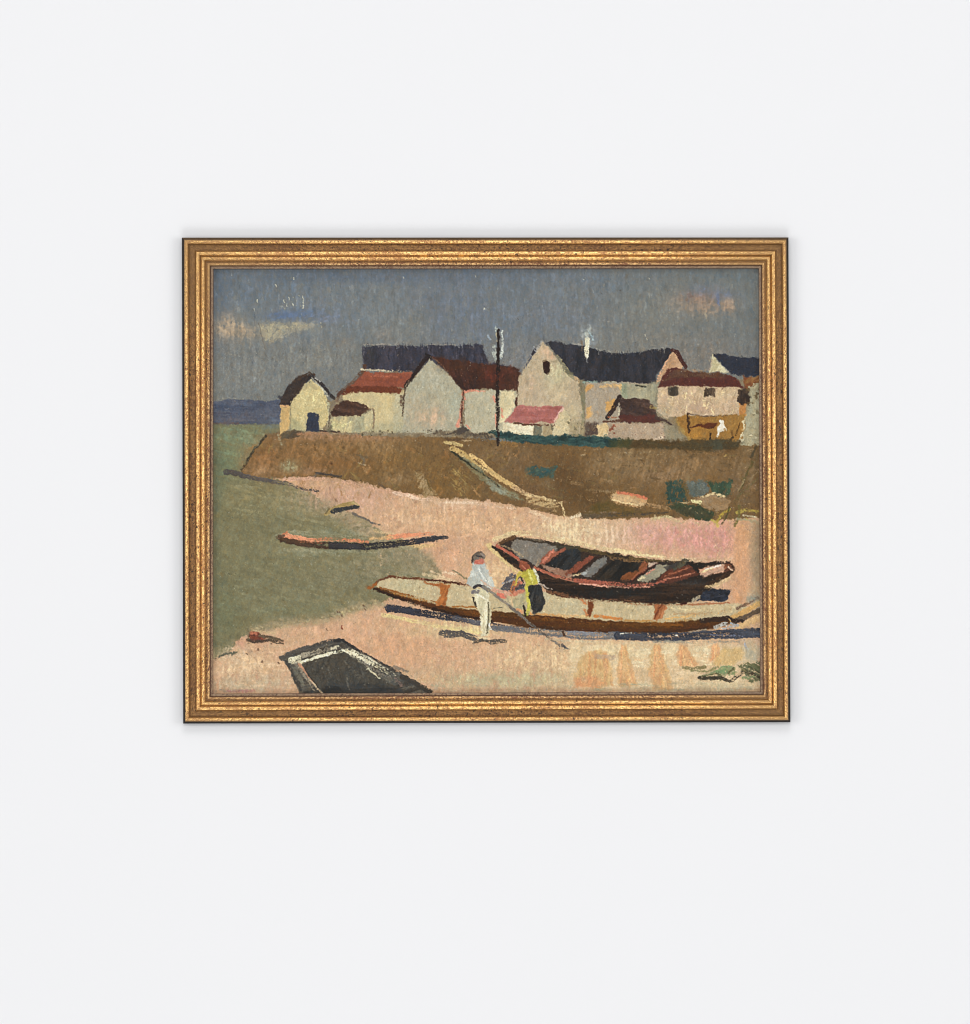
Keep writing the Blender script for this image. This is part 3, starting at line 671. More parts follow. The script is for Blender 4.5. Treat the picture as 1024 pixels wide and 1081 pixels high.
# @@HOUSES
def paint_houses():
    F(S(310, 420, 330, 404, 350, 424, 384, 396, 450, 385, 545, 398, 575, 370, 605, 400, 690, 402, 806, 400, 806, 470, 310, 458), (146, 134, 112), (126, 112, 92), ang=80)
    # little white house
    F(S(296, 429, 308, 426, 308, 452, 300, 456, 295.5, 459), (205, 174, 122), (198, 164, 112), ang=90, tl=5, tex=.04); K(S(297, 428, 304, 428), 2.4, (200, 156, 112), dry=.2)
    F(S(328, 401, 337, 408, 346, 419, 347, 440, 344, 448, 338, 454, 316, 454, 306.5, 453, 306, 424, 317, 411), (206, 190, 142), (197, 182, 137), ang=60, tl=3, tex=.06, h=.22)
    F(S(306.5, 440, 316, 446, 322, 454, 306.5, 454), (160, 160, 128), op=.55, soft=2.5); K(S(307, 428, 306.5, 453), 1.2, (126, 122, 102), dry=.35, op=.8)
    for k in range(30):
        x = rng.uniform(310, 344); y = rng.uniform(412, 446)
        K(S(x, y, x + (326 - x) * .2, y + 5), 1, (218, 208, 158), dry=.5, op=.55, seed=k)
    F(S(327, 403, 337, 411, 333, 412, 327, 407, 321, 413, 318, 411), (150, 140, 116), op=.5, dry=.2)
    F(S(325, 436, 331, 435, 336, 437, 337, 447, 338, 455.5, 323.5, 455), (58, 63, 78), (48, 52, 66), ang=90, tl=2, tex=.08); K(S(322.5, 440, 322.5, 454), 1.4, (160, 154, 128), dry=.3, op=.7); K(S(338.5, 450, 341, 455), 1.6, (210, 200, 160), dry=.2)
    K(S(337, 440, 339.5, 453), 1, (140, 128, 108), dry=.4, op=.7)
    F(S(295, 427, 298, 419, 304, 409, 310, 401, 316, 396.5, 323, 395, 329, 396, 331, 399, 326, 401, 320, 408, 314, 416, 309, 422, 306, 429, 303, 427), (47, 41, 42), (60, 50, 46), ang=55, tl=5, tex=.1, h=.2)
    K(S(312, 402, 326, 394.5, 331, 396), 3.6, (66, 52, 44), dry=.4); K(S(294, 419, 297, 421), 2.6, (62, 60, 66), dry=.2, op=.9)
    K(S(329, 397, 337, 404, 344, 411, 350, 418, 353, 421), 3.8, (50, 45, 46), w1=2.4, dry=.15); K(S(330, 399, 340, 410, 346, 418), 1.6, (196, 192, 172), dry=.45, op=.7); K(S(333, 399, 337, 402), 1.4, (190, 190, 184), dry=.3, op=.8)
    K(S(346, 424, 348, 440, 347, 449), 2.6, (176, 172, 142), dry=.35); K(S(348, 432, 348.5, 447), 1.3, (106, 92, 80), dry=.45, op=.75)
    # outbuilding
    F(S(349, 440, 394, 436, 398, 456, 350, 457), (176, 167, 136), (194, 181, 140), ang=70, tl=2, tex=.06); P(S(350, 444, 374, 444, 374, 452, 350, 452), (206, 198, 148), dens=.5, size=1.4); F(S(376, 441, 386, 438, 386, 455, 372, 456), (150, 152, 132), op=.6, soft=1.5)
    F(S(349, 436, 354, 428, 362, 423.5, 378, 423, 388, 426, 396, 428, 388, 433, 381, 439.5, 366, 439, 351, 439), (72, 51, 43), (86, 62, 52), ang=165, tl=5, tex=.08, h=.2); K(S(348, 432, 354, 424, 360, 421), 2, (120, 108, 98), dry=.4, op=.7); K(S(348, 439, 347, 450), 1.6, (74, 58, 50), dry=.35, op=.8)
    F(S(384, 438, 393, 432, 394, 440, 392, 452, 386, 446), (200, 188, 150), op=.8)
    # hall with red roof and slate roof behind
    F(S(362, 417, 372, 413, 430, 412, 428, 455, 396, 457, 395, 432, 376, 424, 362, 422), (204, 188, 145), (193, 178, 140), ang=80, tl=4, tex=.04, h=.16); F(S(416, 416, 428, 416, 427, 456, 415, 456), (172, 172, 152), op=.5, soft=2.5); F(S(396, 446, 426, 446, 426, 457, 396, 457), (164, 160, 134), op=.5, soft=2.5)
    K(S(394, 431, 395.5, 440, 394, 452), 1.6, (112, 92, 76), dry=.4, op=.7)
    F(S(382, 366, 400, 364.5, 430, 365, 470, 364.5, 500, 364.5, 510.5, 364.5, 512, 374, 516, 383, 540, 387, 520, 396, 440, 394, 384, 391), (56, 55, 66), (64, 63, 76), ang=90, tl=2.5, tex=.08, rough=1.0, h=.16)
    P(R(383, 365, 512, 384), (84, 84, 100), dens=.2, size=.7, ang=90, stretch=4, op=.6); B(392, 375, 10, 12, (52, 54, 58), .5)
    for k in range(70):
        x = rng.uniform(383, 510); K(S(x, 363.2 + rng.uniform(-1, .6), x + .3, 366 + rng.uniform(0, 2.4)), .8, (52, 52, 66) if k % 3 else (120, 118, 120), dry=.3, op=.7, seed=k)
    K(S(384, 364, 420, 363.2, 450, 363.4, 480, 364), 1.6, (156, 148, 138), dry=.5, op=.75); K(S(384, 366, 383, 388), 1.4, (100, 100, 108), dry=.5, op=.6)
    K(S(385, 386, 384, 392, 380, 395), 3.6, (84, 60, 48), dry=.4); K(S(382, 390.5, 400, 391, 415, 392, 438, 392), 1.9, (188, 176, 152), dry=.35)
    F(S(384, 393, 410, 393.5, 436, 393, 432, 402, 426, 410, 422, 409, 368, 409, 370, 407), (146, 82, 64), (134, 74, 58), ang=0, tl=9, tex=.06, h=.2); K(S(390, 397, 420, 398), 1.6, (172, 100, 78), dry=.45, op=.7); K(S(380, 401, 425, 403), 1.3, (120, 62, 46), dry=.5, op=.6)
    F(S(368, 408.5, 395, 407.5, 418, 408, 426, 411, 422, 415.5, 400, 414.5, 375, 414.5, 363, 417, 358, 416), (112, 60, 42), (98, 52, 38), ang=0, tl=8, tex=.08, h=.18); K(S(384, 393, 376, 401, 368, 407), 1.2, (96, 70, 58), dry=.3, op=.7)
    K(S(356, 423, 359, 415, 366, 409, 374, 402, 381, 395), 3.2, (98, 74, 62), w1=4, dry=.5, op=.75); K(S(357, 417, 363, 412), 3.4, (84, 58, 48), dry=.25); P(S(418, 394, 428, 394, 424, 404, 416, 404), (196, 160, 130), dens=.12, size=.5)
    # grey gable house
    F(S(453, 379, 470, 391, 486, 409, 488, 425, 486.5, 453, 450, 458, 424.5, 456, 426.5, 411, 440, 396), (176, 171, 150), (166, 162, 142), ang=70, tl=4, tex=.04, h=.16)
    B(455, 440, 22, 12, (194, 166, 140), .7); B(440, 428, 10, 14, (182, 166, 140), .5); B(478, 430, 8, 16, (168, 170, 152), .6); B(455, 398, 14, 12, (182, 178, 160), .5); B(450, 420, 20, 7, (168, 160, 140), .4)
    F(S(452, 375, 470, 378, 500, 383, 530, 386.5, 547, 388, 549, 395, 547, 413, 528, 412, 510, 410, 495, 412, 491, 414, 484, 407, 474, 394, 462, 383), (66, 43, 35), (76, 46, 37), ang=100, tl=3, tex=.1, h=.18)
    B(520, 397, 12, 10, (98, 48, 36), .6); B(540, 392, 7, 5, (98, 52, 40), .6); B(478, 388, 14, 6, (76, 50, 38), .6); K(S(486, 406, 480, 399, 492, 412), 2.6, (54, 36, 32), dry=.35); P(S(490, 390, 546, 392, 546, 408, 492, 408), (60, 36, 30), dens=.2, size=.8); P(S(486, 398, 500, 400, 500, 406, 486, 404), (128, 112, 112), dens=.1, size=.5)
    K(S(453, 376, 448, 380, 440, 392, 434, 400, 428, 408), 4, (44, 32, 30), dry=.08, h=.22); K(S(450, 374.5, 455, 378), 3, (36, 32, 34), dry=.05); K(S(428, 408, 426, 420, 425, 440), 2.2, (76, 60, 50), w1=1.2, dry=.35); K(S(455, 377, 465, 384, 474, 394), 1, (120, 96, 78), dry=.5, op=.6)
    K(S(423.5, 418, 424, 428), 2.4, (88, 66, 54), dry=.3, op=.8)
    # long wall between gables
    F(S(491, 413, 525, 411, 545, 412, 544, 440, 540, 457, 500, 457, 490, 452), (184, 178, 154), (178, 172, 150), ang=80, tl=4, tex=.04, h=.16); F(S(528, 412, 543.5, 413, 543, 428, 534, 444, 527, 446), (204, 190, 152), (214, 200, 164), ang=70, tl=3); B(536, 424, 4, 9, (184, 178, 146), .6)
    for p, w in ((S(489, 414, 494, 413, 500, 412), 2.4), (S(500, 413, 512, 413), 1.6), (S(488, 426, 486, 440, 483, 450), 3), (S(521, 419, 523, 424), 2.6), (S(529, 432, 530, 440), 2), (S(523, 438, 524, 450), 1.8), (S(488, 416, 490, 421), 3), (S(492, 449, 496, 452), 1.6)):
        K(p, w, (208, 134, 114), dry=.3, op=.85)
    K(S(489, 413, 487.5, 425, 487.5, 440, 487, 449, 491, 452), 1.6, (84, 54, 46), dry=.3); K(S(500, 440, 501, 448), .8, (140, 132, 112), dry=.4, op=.6)
    # white big gable
    F(S(573, 361, 579, 364, 592, 381, 604, 398, 611, 404, 613, 420, 617, 440, 618, 458, 583, 460, 560, 450, 546, 440, 547, 398, 556, 383), (190, 172, 146), (180, 164, 138), ang=90, tl=4, tex=.045, h=.18)
    B(585, 398, 14, 14, (188, 178, 146), .7); B(595, 390, 8, 8, (196, 192, 156), .8); B(575, 372, 7, 7, (200, 172, 146), .6); B(583, 375, 5, 5, (206, 164, 134), .6); B(560, 410, 10, 16, (192, 166, 142), .6); B(604, 440, 8, 16, (184, 172, 142), .6); B(590, 420, 12, 8, (196, 178, 148), .5)
    K(S(570, 363, 562, 376, 554, 388, 550, 395), 1.4, (74, 76, 88), dry=.35); K(S(572, 360, 566, 370), 2.2, (174, 168, 158), dry=.4, op=.8); K(S(565, 369, 562, 374), 2.4, (48, 46, 54), dry=.2); P(S(555, 365, 572, 360, 566, 378, 552, 388), (162, 162, 164), dens=.2, size=.7)
    F(S(573, 382, 576, 381, 580, 383, 580.5, 391, 577, 396, 573.5, 392), (56, 32, 24), (46, 28, 24), ang=90, tl=2, rough=.5, h=.2); K(S(573, 381, 577, 380), 1.4, (110, 92, 74), dry=.35, op=.8); K(S(582, 385, 584, 395, 579, 397), 2.6, (210, 200, 164), dry=.3, op=.8)
    K(S(582, 382, 589, 381), 1.6, (148, 136, 112), dry=.4, op=.8)
    # slate roof of the long house
    F(S(576, 361.5, 584, 359.5, 603, 364, 620, 366, 640, 372.5, 662, 373, 690, 369.5, 712, 368, 709, 373, 700, 386, 693, 396, 692, 405, 670, 405.5, 640, 403.5, 620, 404, 611, 400, 600, 393, 590, 380, 583, 370), (46, 47, 54), (54, 54, 62), ang=90, tl=2.5, tex=.07, h=.16)
    K(S(588, 376, 596, 388, 601, 395, 606, 399), 3.6, (138, 130, 104), dry=.35); K(S(578, 364, 590, 380, 598, 391), 1.6, (112, 112, 104), dry=.45, op=.7); K(S(596, 391, 604, 395), 3, (96, 94, 80), dry=.35, op=.8); K(S(607, 399, 613, 404), 3, (176, 150, 118), dry=.35)
    K(S(604, 363, 615, 364.5), 1.3, (168, 162, 152), dry=.45, op=.7); K(S(630, 369, 650, 371.5, 675, 371, 700, 367.5), 1.4, (162, 158, 148), dry=.5, op=.75)
    for k in range(50):
        x = rng.uniform(632, 708); y0 = 372 - abs(x - 655) * .05 + .6; K(S(x, y0 - 1.6, x, y0 + 2), .8, (44, 45, 54) if k % 3 else (108, 106, 104), dry=.3, op=.65, seed=k)
    P(R(600, 372, 700, 400), (72, 73, 82), dens=.12, size=.7, ang=90, stretch=2, op=.55)
    B(620, 352, 6, 8, (178, 182, 176), .75); B(624, 360, 4, 6, (150, 160, 170), .6); K(S(619.8, 358, 619.4, 366, 618.8, 376), 4.6, (208, 198, 166), w1=4.2, dry=.25, c2=(226, 218, 192), h=.3); K(S(618.5, 352, 620, 358), 2.2, (188, 190, 176), dry=.55, op=.7); K(S(622, 350, 626, 359), 1.8, (166, 186, 190), dry=.45, op=.7)
    K(S(614, 360, 614, 370), 2, (116, 96, 78), dry=.45, op=.7); K(S(619, 378, 620, 383), 1.2, (150, 150, 150), dry=.5, op=.6)
    # wall behind, dusty grey with ochre edges
    F(S(617, 404, 640, 403, 692, 405, 694, 440, 660, 448, 618, 449), (170, 156, 138), (162, 150, 134), ang=90, tl=4, tex=.045, h=.14)
    F(S(655, 406, 660, 405, 690, 406, 692, 424, 660, 421, 655, 420), (162, 158, 132), op=.8); F(S(655, 405, 662, 405, 662, 420, 656, 422), (138, 150, 128), op=.7, soft=1.4); F(S(684, 404, 696, 402, 694, 440, 688, 430), (136, 132, 114), (150, 146, 124), op=.85, soft=1.6)
    F(S(617, 410, 622, 406, 627, 406, 624, 412, 619, 414), (206, 156, 96), op=.9); F(S(619, 430, 624, 429, 624, 440, 619, 441), (204, 158, 98), op=.85); F(S(639, 424, 650, 421, 650, 430, 640, 436), (206, 158, 94), op=.9); K(S(634, 408, 655, 407, 655, 411), 2.6, (206, 166, 112), dry=.35, op=.8); K(S(630, 434, 632, 440), 1, (180, 130, 90), dry=.4, op=.5)
    F(S(612, 402, 618, 402, 618, 420, 617, 446, 613, 450, 614, 425), (84, 86, 68), (116, 114, 92), ang=90, dry=.3, op=.8); K(S(614, 404, 620, 403, 630, 403.5), 1.6, (132, 150, 142), dry=.4, op=.8); K(S(636, 404, 648, 404), 1.6, (152, 164, 150), dry=.5, op=.7)
    K(S(672, 406.5, 682, 409), 1.4, (52, 54, 48), dry=.3); F(S(617, 446, 632, 446, 630, 458, 616, 462), (80, 64, 60), (106, 90, 78), ang=60, dry=.15, soft=1.4)
    # lean-to with pink roof
    F(S(542, 445, 560, 448, 585, 450, 600, 446, 600, 460, 540, 460), (200, 188, 158), ang=80); F(S(585, 449, 594, 430, 601, 436, 600, 460, 585, 460), (206, 192, 156), (196, 182, 148), ang=75)
    F(S(532, 447, 540, 446, 565, 449, 562, 457, 556, 459, 530, 455), (216, 202, 168), (226, 216, 188), ang=160, tl=3, h=.24); F(S(564, 450, 573, 450, 572, 460, 562, 460), (122, 120, 104), (104, 100, 84), ang=80); F(S(573, 450, 584, 450, 583, 460, 574, 460), (162, 146, 116), ang=80); K(S(582, 448, 583, 453), 2.4, (86, 84, 70), dry=.25, op=.8)
    F(S(545, 429, 549, 427.5, 570, 430, 580, 428.5, 594, 429, 590, 438, 585, 448, 570, 446, 555, 447, 540, 446, 533, 445, 538, 440), (160, 96, 92), (170, 108, 104), ang=5, tl=8, tex=.05, h=.22)
    K(S(549, 431, 570, 433, 588, 432), 1.2, (188, 122, 114), dry=.45, op=.7); K(S(545, 438, 582, 440), 1.2, (146, 78, 76), dry=.5, op=.6); K(S(585, 446, 589, 438, 595, 430), 1.3, (206, 168, 156), dry=.3); K(S(543, 447, 556, 448, 572, 449, 585, 449), 1.8, (86, 56, 44), dry=.3); K(S(545, 421, 545, 428), 2, (70, 42, 34), dry=.25)
    P(S(590, 440, 612, 440, 610, 458, 590, 458), (120, 112, 88), dens=.14, size=.6, op=.7); F(S(601, 446, 617, 445, 617, 460, 601, 460), (128, 116, 88), (150, 138, 108), ang=90, op=.6, soft=2, dry=.2); P(S(600, 440, 618, 444, 618, 460, 600, 460), (90, 84, 64), dens=.24, size=.6)
    # small brown-roofed house
    F(S(632, 449, 645, 446, 700, 447, 706, 452, 704, 465, 636, 465, 630, 460), (178, 158, 136), (168, 148, 128), ang=70, tl=2, tex=.06, h=.18); F(S(631, 449, 640, 446, 643, 452, 641, 463, 630, 461), (206, 180, 136), (212, 188, 148), ang=80); F(S(700, 448, 714, 450, 722, 462, 702, 466), (142, 134, 112), op=.8, soft=1.8)
    P(S(642, 448, 652, 448, 652, 463, 643, 463), (124, 66, 50), dens=.38, size=.9); P(S(650, 450, 702, 450, 702, 464, 652, 464), (200, 184, 160), dens=.2, size=.7); P(S(650, 455, 704, 455, 704, 466, 652, 466), (134, 104, 90), dens=.16, size=.6); K(S(692, 463, 700, 462), 2, (214, 192, 168), dry=.35)
    F(S(654, 420, 658, 421.5, 682, 421, 690, 428, 693, 436, 700, 443, 680, 446, 655, 445.5, 653, 434), (68, 52, 48), (80, 62, 56), ang=170, tl=3, tex=.09, h=.2); F(S(652, 438, 668, 439, 690, 438, 700, 444, 690, 446.5, 655, 445), (92, 52, 46), (80, 46, 42), ang=0, tl=5)
    K(S(654, 419, 650, 427, 645, 435, 641, 441), 4.2, (50, 38, 36), dry=.2); K(S(637, 445, 648, 445, 656, 443), 1.8, (88, 58, 44), dry=.3); K(S(654, 431, 653, 438), 1.9, (186, 178, 156), dry=.25); K(S(692, 441, 702, 444, 709, 448.5), 3, (62, 48, 46), w1=1.8, dry=.2); K(S(642, 440, 650, 441), 1.6, (158, 92, 60), dry=.35, op=.8); K(S(687, 430, 692, 431), 3, (160, 138, 82), dry=.4, op=.8)
    # two-storey house at the right
    F(S(694, 408, 720, 405, 782, 408, 783, 430, 780, 440, 745, 441, 720, 440, 702, 441, 694, 434), (200, 176, 146), (188, 164, 138), ang=80, tl=3, tex=.06, h=.22); B(735, 432, 20, 6, (186, 156, 134), .6); B(702, 434, 8, 8, (172, 158, 134), .7); B(765, 415, 12, 8, (208, 186, 146), .5)
    for k in range(50):
        x = rng.uniform(698, 780); y = rng.uniform(412, 434); K(S(x, y, x + rng.uniform(-3, 3), y + 6), 1, (220, 200, 156) if k % 3 else (160, 132, 108), dry=.4, op=.8, seed=k)
    F(S(711, 369, 716, 372, 722, 386, 716, 392, 705, 392, 696, 402, 692, 405, 696, 396, 704, 382), (186, 148, 116), (196, 160, 128), ang=60, tl=3, h=.2); K(S(708, 375, 700, 388, 693, 402), 1.4, (206, 160, 128), dry=.35)
    K(S(710, 369.5, 715, 372, 719, 380, 724, 388), 4.2, (82, 44, 38), dry=.2, c2=(66, 38, 36)); P(S(713, 372, 718, 378, 722, 390, 716, 388), (180, 140, 116), dens=.14, size=.6)
    F(S(704, 390, 712, 387, 724, 391, 735, 393, 760, 394, 772, 396, 780, 402, 784, 409, 770, 408.5, 745, 408, 720, 407.5, 694, 409, 697, 402), (92, 50, 44), (82, 44, 40), ang=5, tl=6, tex=.07, h=.2); F(S(712, 390, 730, 391.5, 750, 393, 768, 395, 764, 399, 740, 399, 718, 399, 700, 402), (84, 66, 52), (98, 76, 58), ang=10, tl=3, op=.7, dry=.25, soft=1.2)
    P(S(716, 388, 768, 393, 766, 398, 714, 398), (120, 96, 72), dens=.25, size=.6); K(S(728, 391, 745, 391.5), 2, (150, 128, 106), dry=.5, op=.7); P(S(712, 385, 716, 395, 730, 405, 720, 405), (196, 170, 150), dens=.08, size=.5)
    F(S(705, 408.5, 715.5, 408, 716, 417, 711, 419, 705, 417), (68, 60, 52), (92, 82, 72), ang=90, tl=2, rough=.6); F(S(743, 411, 749, 409.5, 755, 411, 755, 418, 749, 417, 743, 419), (70, 56, 46), (96, 80, 68), ang=90, tl=2, rough=.8); P(R(744, 412, 754, 417), (150, 128, 104), dens=.2, size=.5)
    K(S(696, 409, 720, 408.3, 760, 408.6, 780, 409.5), 1, (206, 182, 150), dry=.5, op=.6)
    # white gable and slate roof at the edge
    F(S(752, 374, 758, 380, 768, 392, 766, 394, 748, 392), (192, 182, 146), (204, 196, 164), ang=60, tl=2); F(S(752, 374, 758, 373, 772, 376, 780, 377.5, 806, 378, 806, 397, 785, 397.5, 772, 395, 766, 389, 758, 381), (50, 54, 68), (44, 48, 60), ang=160, tl=4, tex=.09, h=.18); K(S(757, 380, 764, 388, 769, 393), 1, (172, 168, 150), dry=.45, op=.8); K(S(748, 391, 752, 380), 2, (160, 138, 122), dry=.5, op=.6)
    # right border buildings
    F(S(784, 398, 806, 397, 806, 412, 786, 412), (150, 108, 64), (120, 70, 44), ang=40, tl=2, op=.95); F(S(791, 408, 806, 400, 806, 470, 780, 470, 787, 440), (172, 166, 140), (158, 150, 124), ang=90, tl=3, tex=.08, rough=1.6); B(798, 440, 6, 14, (186, 178, 146), .5)
    F(S(778, 411, 787, 410, 792, 417, 791, 427, 783, 428, 779, 424), (56, 44, 38), (78, 62, 50), ang=90, tl=2, rough=1.2); P(S(786, 408, 804, 408, 804, 440, 788, 440), (98, 82, 58), dens=.42, size=1.1); P(S(790, 424, 804, 424, 804, 462, 790, 462), (138, 130, 104), dens=.3, size=.7, op=.8); F(S(781, 427, 788, 428, 787, 440, 780, 440), (192, 130, 72), op=.9)
    # ochre porch with white figure
    F(S(712, 441, 722, 438, 745, 439, 786, 437, 787, 446, 784, 462, 776, 467, 728, 467, 720, 456), (162, 122, 66), (148, 108, 56), ang=60, tl=4, tex=.07, h=.16); B(735, 458, 10, 7, (168, 122, 58), .5); K(S(712, 442, 720, 455, 728, 465), 3, (154, 128, 76), dry=.4, op=.8)
    K(S(727, 437, 745, 439.5, 780, 438), 1.4, (92, 76, 66), dry=.35); K(S(728, 438, 752, 438, 775, 437), 1, (206, 186, 158), dry=.5, op=.6); K(S(726.3, 437, 726.8, 446, 727, 456), 2.2, (64, 44, 28), dry=.25); F(S(728, 451, 736, 448.5, 748, 446.5, 757, 447, 754, 453, 742, 451), (96, 50, 28), (78, 42, 26), ang=10, tl=4); K(S(750, 458, 749.5, 465), 2, (52, 38, 24), dry=.15)
    K(S(781, 447, 777, 459), 1.4, (88, 62, 32), dry=.3); K(S(774, 462, 770, 466), 2.4, (62, 48, 32), dry=.25); K(S(772, 455, 773, 460), 1.6, (96, 68, 36), dry=.35, op=.8)
    F(S(760, 444.5, 762.6, 443.6, 763.8, 446.5, 765.4, 451, 764.6, 455.5, 761, 457, 758.4, 456, 757, 452.5, 758.6, 448), (224, 216, 198), (236, 230, 216), ang=70, tl=2, rough=.9, h=.35); K(S(758.5, 455, 757.6, 461), 1.8, (220, 212, 192), dry=.2); K(S(761, 445.5, 762, 446.3), 4.4, (232, 226, 210), dry=0, h=.35); K(S(764, 450, 767, 454), 1.4, (222, 214, 196), dry=.25); pass
    K(S(786, 442, 784, 456, 781, 463), 1.3, (206, 194, 160), dry=.35); P(S(778, 458, 804, 458, 804, 470, 778, 470), (218, 208, 178), dens=.45, size=1.1); P(S(784, 456, 804, 456, 804, 468, 786, 466), (96, 90, 66), dens=.14, size=.6)
    # foot of the houses: scrub and hedge
    F(S(296, 459, 300, 455, 312, 454, 322, 456, 318, 459, 308, 464, 298, 463), (82, 70, 58), (96, 84, 66), ang=20, tl=2, dry=.1); K(S(338, 455, 348, 455.5, 358, 456), 2, (66, 52, 46), dry=.25); K(S(350, 450, 346, 455), 2.4, (98, 98, 84), dry=.35, op=.8)
    K(S(314, 458, 345, 457.5, 380, 459), 3, (160, 120, 92), dry=.35, op=.8); P(S(345, 454, 460, 453, 460, 460, 350, 460), (112, 102, 80), dens=.32, size=.8); P(S(370, 456, 430, 455, 430, 461, 370, 462), (84, 76, 62), dens=.2, size=.7)
    F(S(453, 455, 462, 453, 475, 457, 484, 452, 490, 451, 496, 456, 512, 458, 522, 463, 512, 464, 495, 460, 480, 459, 458, 459), (80, 70, 62), (104, 92, 78), ang=30, tl=1.5, dry=.2, rough=1.6); P(S(490, 452, 524, 458, 524, 468, 505, 466), (70, 62, 58), dens=.34, size=.7); P(S(505, 456, 524, 460, 524, 470, 508, 466), (190, 170, 140), dens=.12, size=.6); F(S(482, 452, 489, 450, 496, 455, 490, 457, 482, 457), (76, 68, 64), op=.9)
    F(S(512, 456, 520, 454, 535, 456, 555, 458.5, 580, 460, 612, 460, 640, 462, 655, 463, 662, 465, 652, 471, 628, 472, 600, 470, 570, 469, 545, 467, 528, 463), (42, 66, 66), (54, 80, 78), ang=5, tl=2, tex=.1, rough=1.3, h=.2); P(S(515, 454, 560, 458, 560, 462, 520, 460), (60, 96, 98), dens=.3, size=.7); P(S(560, 459, 650, 461, 650, 464, 560, 463), (76, 92, 78), dens=.2, size=.6)
    F(S(652, 464, 680, 464, 712, 465, 760, 463, 784, 467, 776, 475, 740, 477, 700, 474, 650, 472), (86, 68, 42), (74, 64, 44), ang=5, tl=3, tex=.09, rough=1.6, soft=1.6); F(S(642, 464, 668, 464, 664, 472, 645, 473), (66, 72, 48), op=.7, soft=2); F(S(750, 466, 764, 465, 762, 475, 752, 476), (74, 74, 60), op=.7, soft=1.5); P(S(690, 462, 712, 460, 712, 468, 690, 468), (94, 78, 70), dens=.3, size=.8)
    K(S(530, 467, 545, 470), 4, (140, 106, 64), dry=.4, op=.8); K(S(470, 462, 476, 465, 490, 463), 2.4, (88, 68, 50), dry=.4); K(S(488, 464, 496, 466), 1.6, (176, 152, 116), dry=.4, op=.8)
    # telegraph pole
    K(S(521.5, 366, 522, 374, 523.5, 381), 3.4, (164, 170, 164), dry=.4, h=.26); K(S(530, 350, 531, 362, 529, 378), 2.0, (190, 196, 190), dry=.4, h=.26); K(S(523, 346, 525, 351), 2.4, (176, 184, 176), dry=.5); K(S(515, 354, 517, 359), 2, (156, 170, 186), dry=.5, op=.7); P(S(515, 350, 522, 350, 522, 362, 515, 362), (196, 200, 198), dens=.14, size=.6)
    K(S(525.6, 349, 525.8, 380, 525.2, 420, 525.4, 445, 525.6, 469), 3.2, (38, 29, 27), w1=3.6, dry=.06, h=.3); K(S(524, 352, 524.5, 360), 1.2, (150, 140, 120), dry=.4); P(S(524, 410, 528, 410, 528, 445, 524, 445), (190, 160, 140), dens=.14, size=.5)


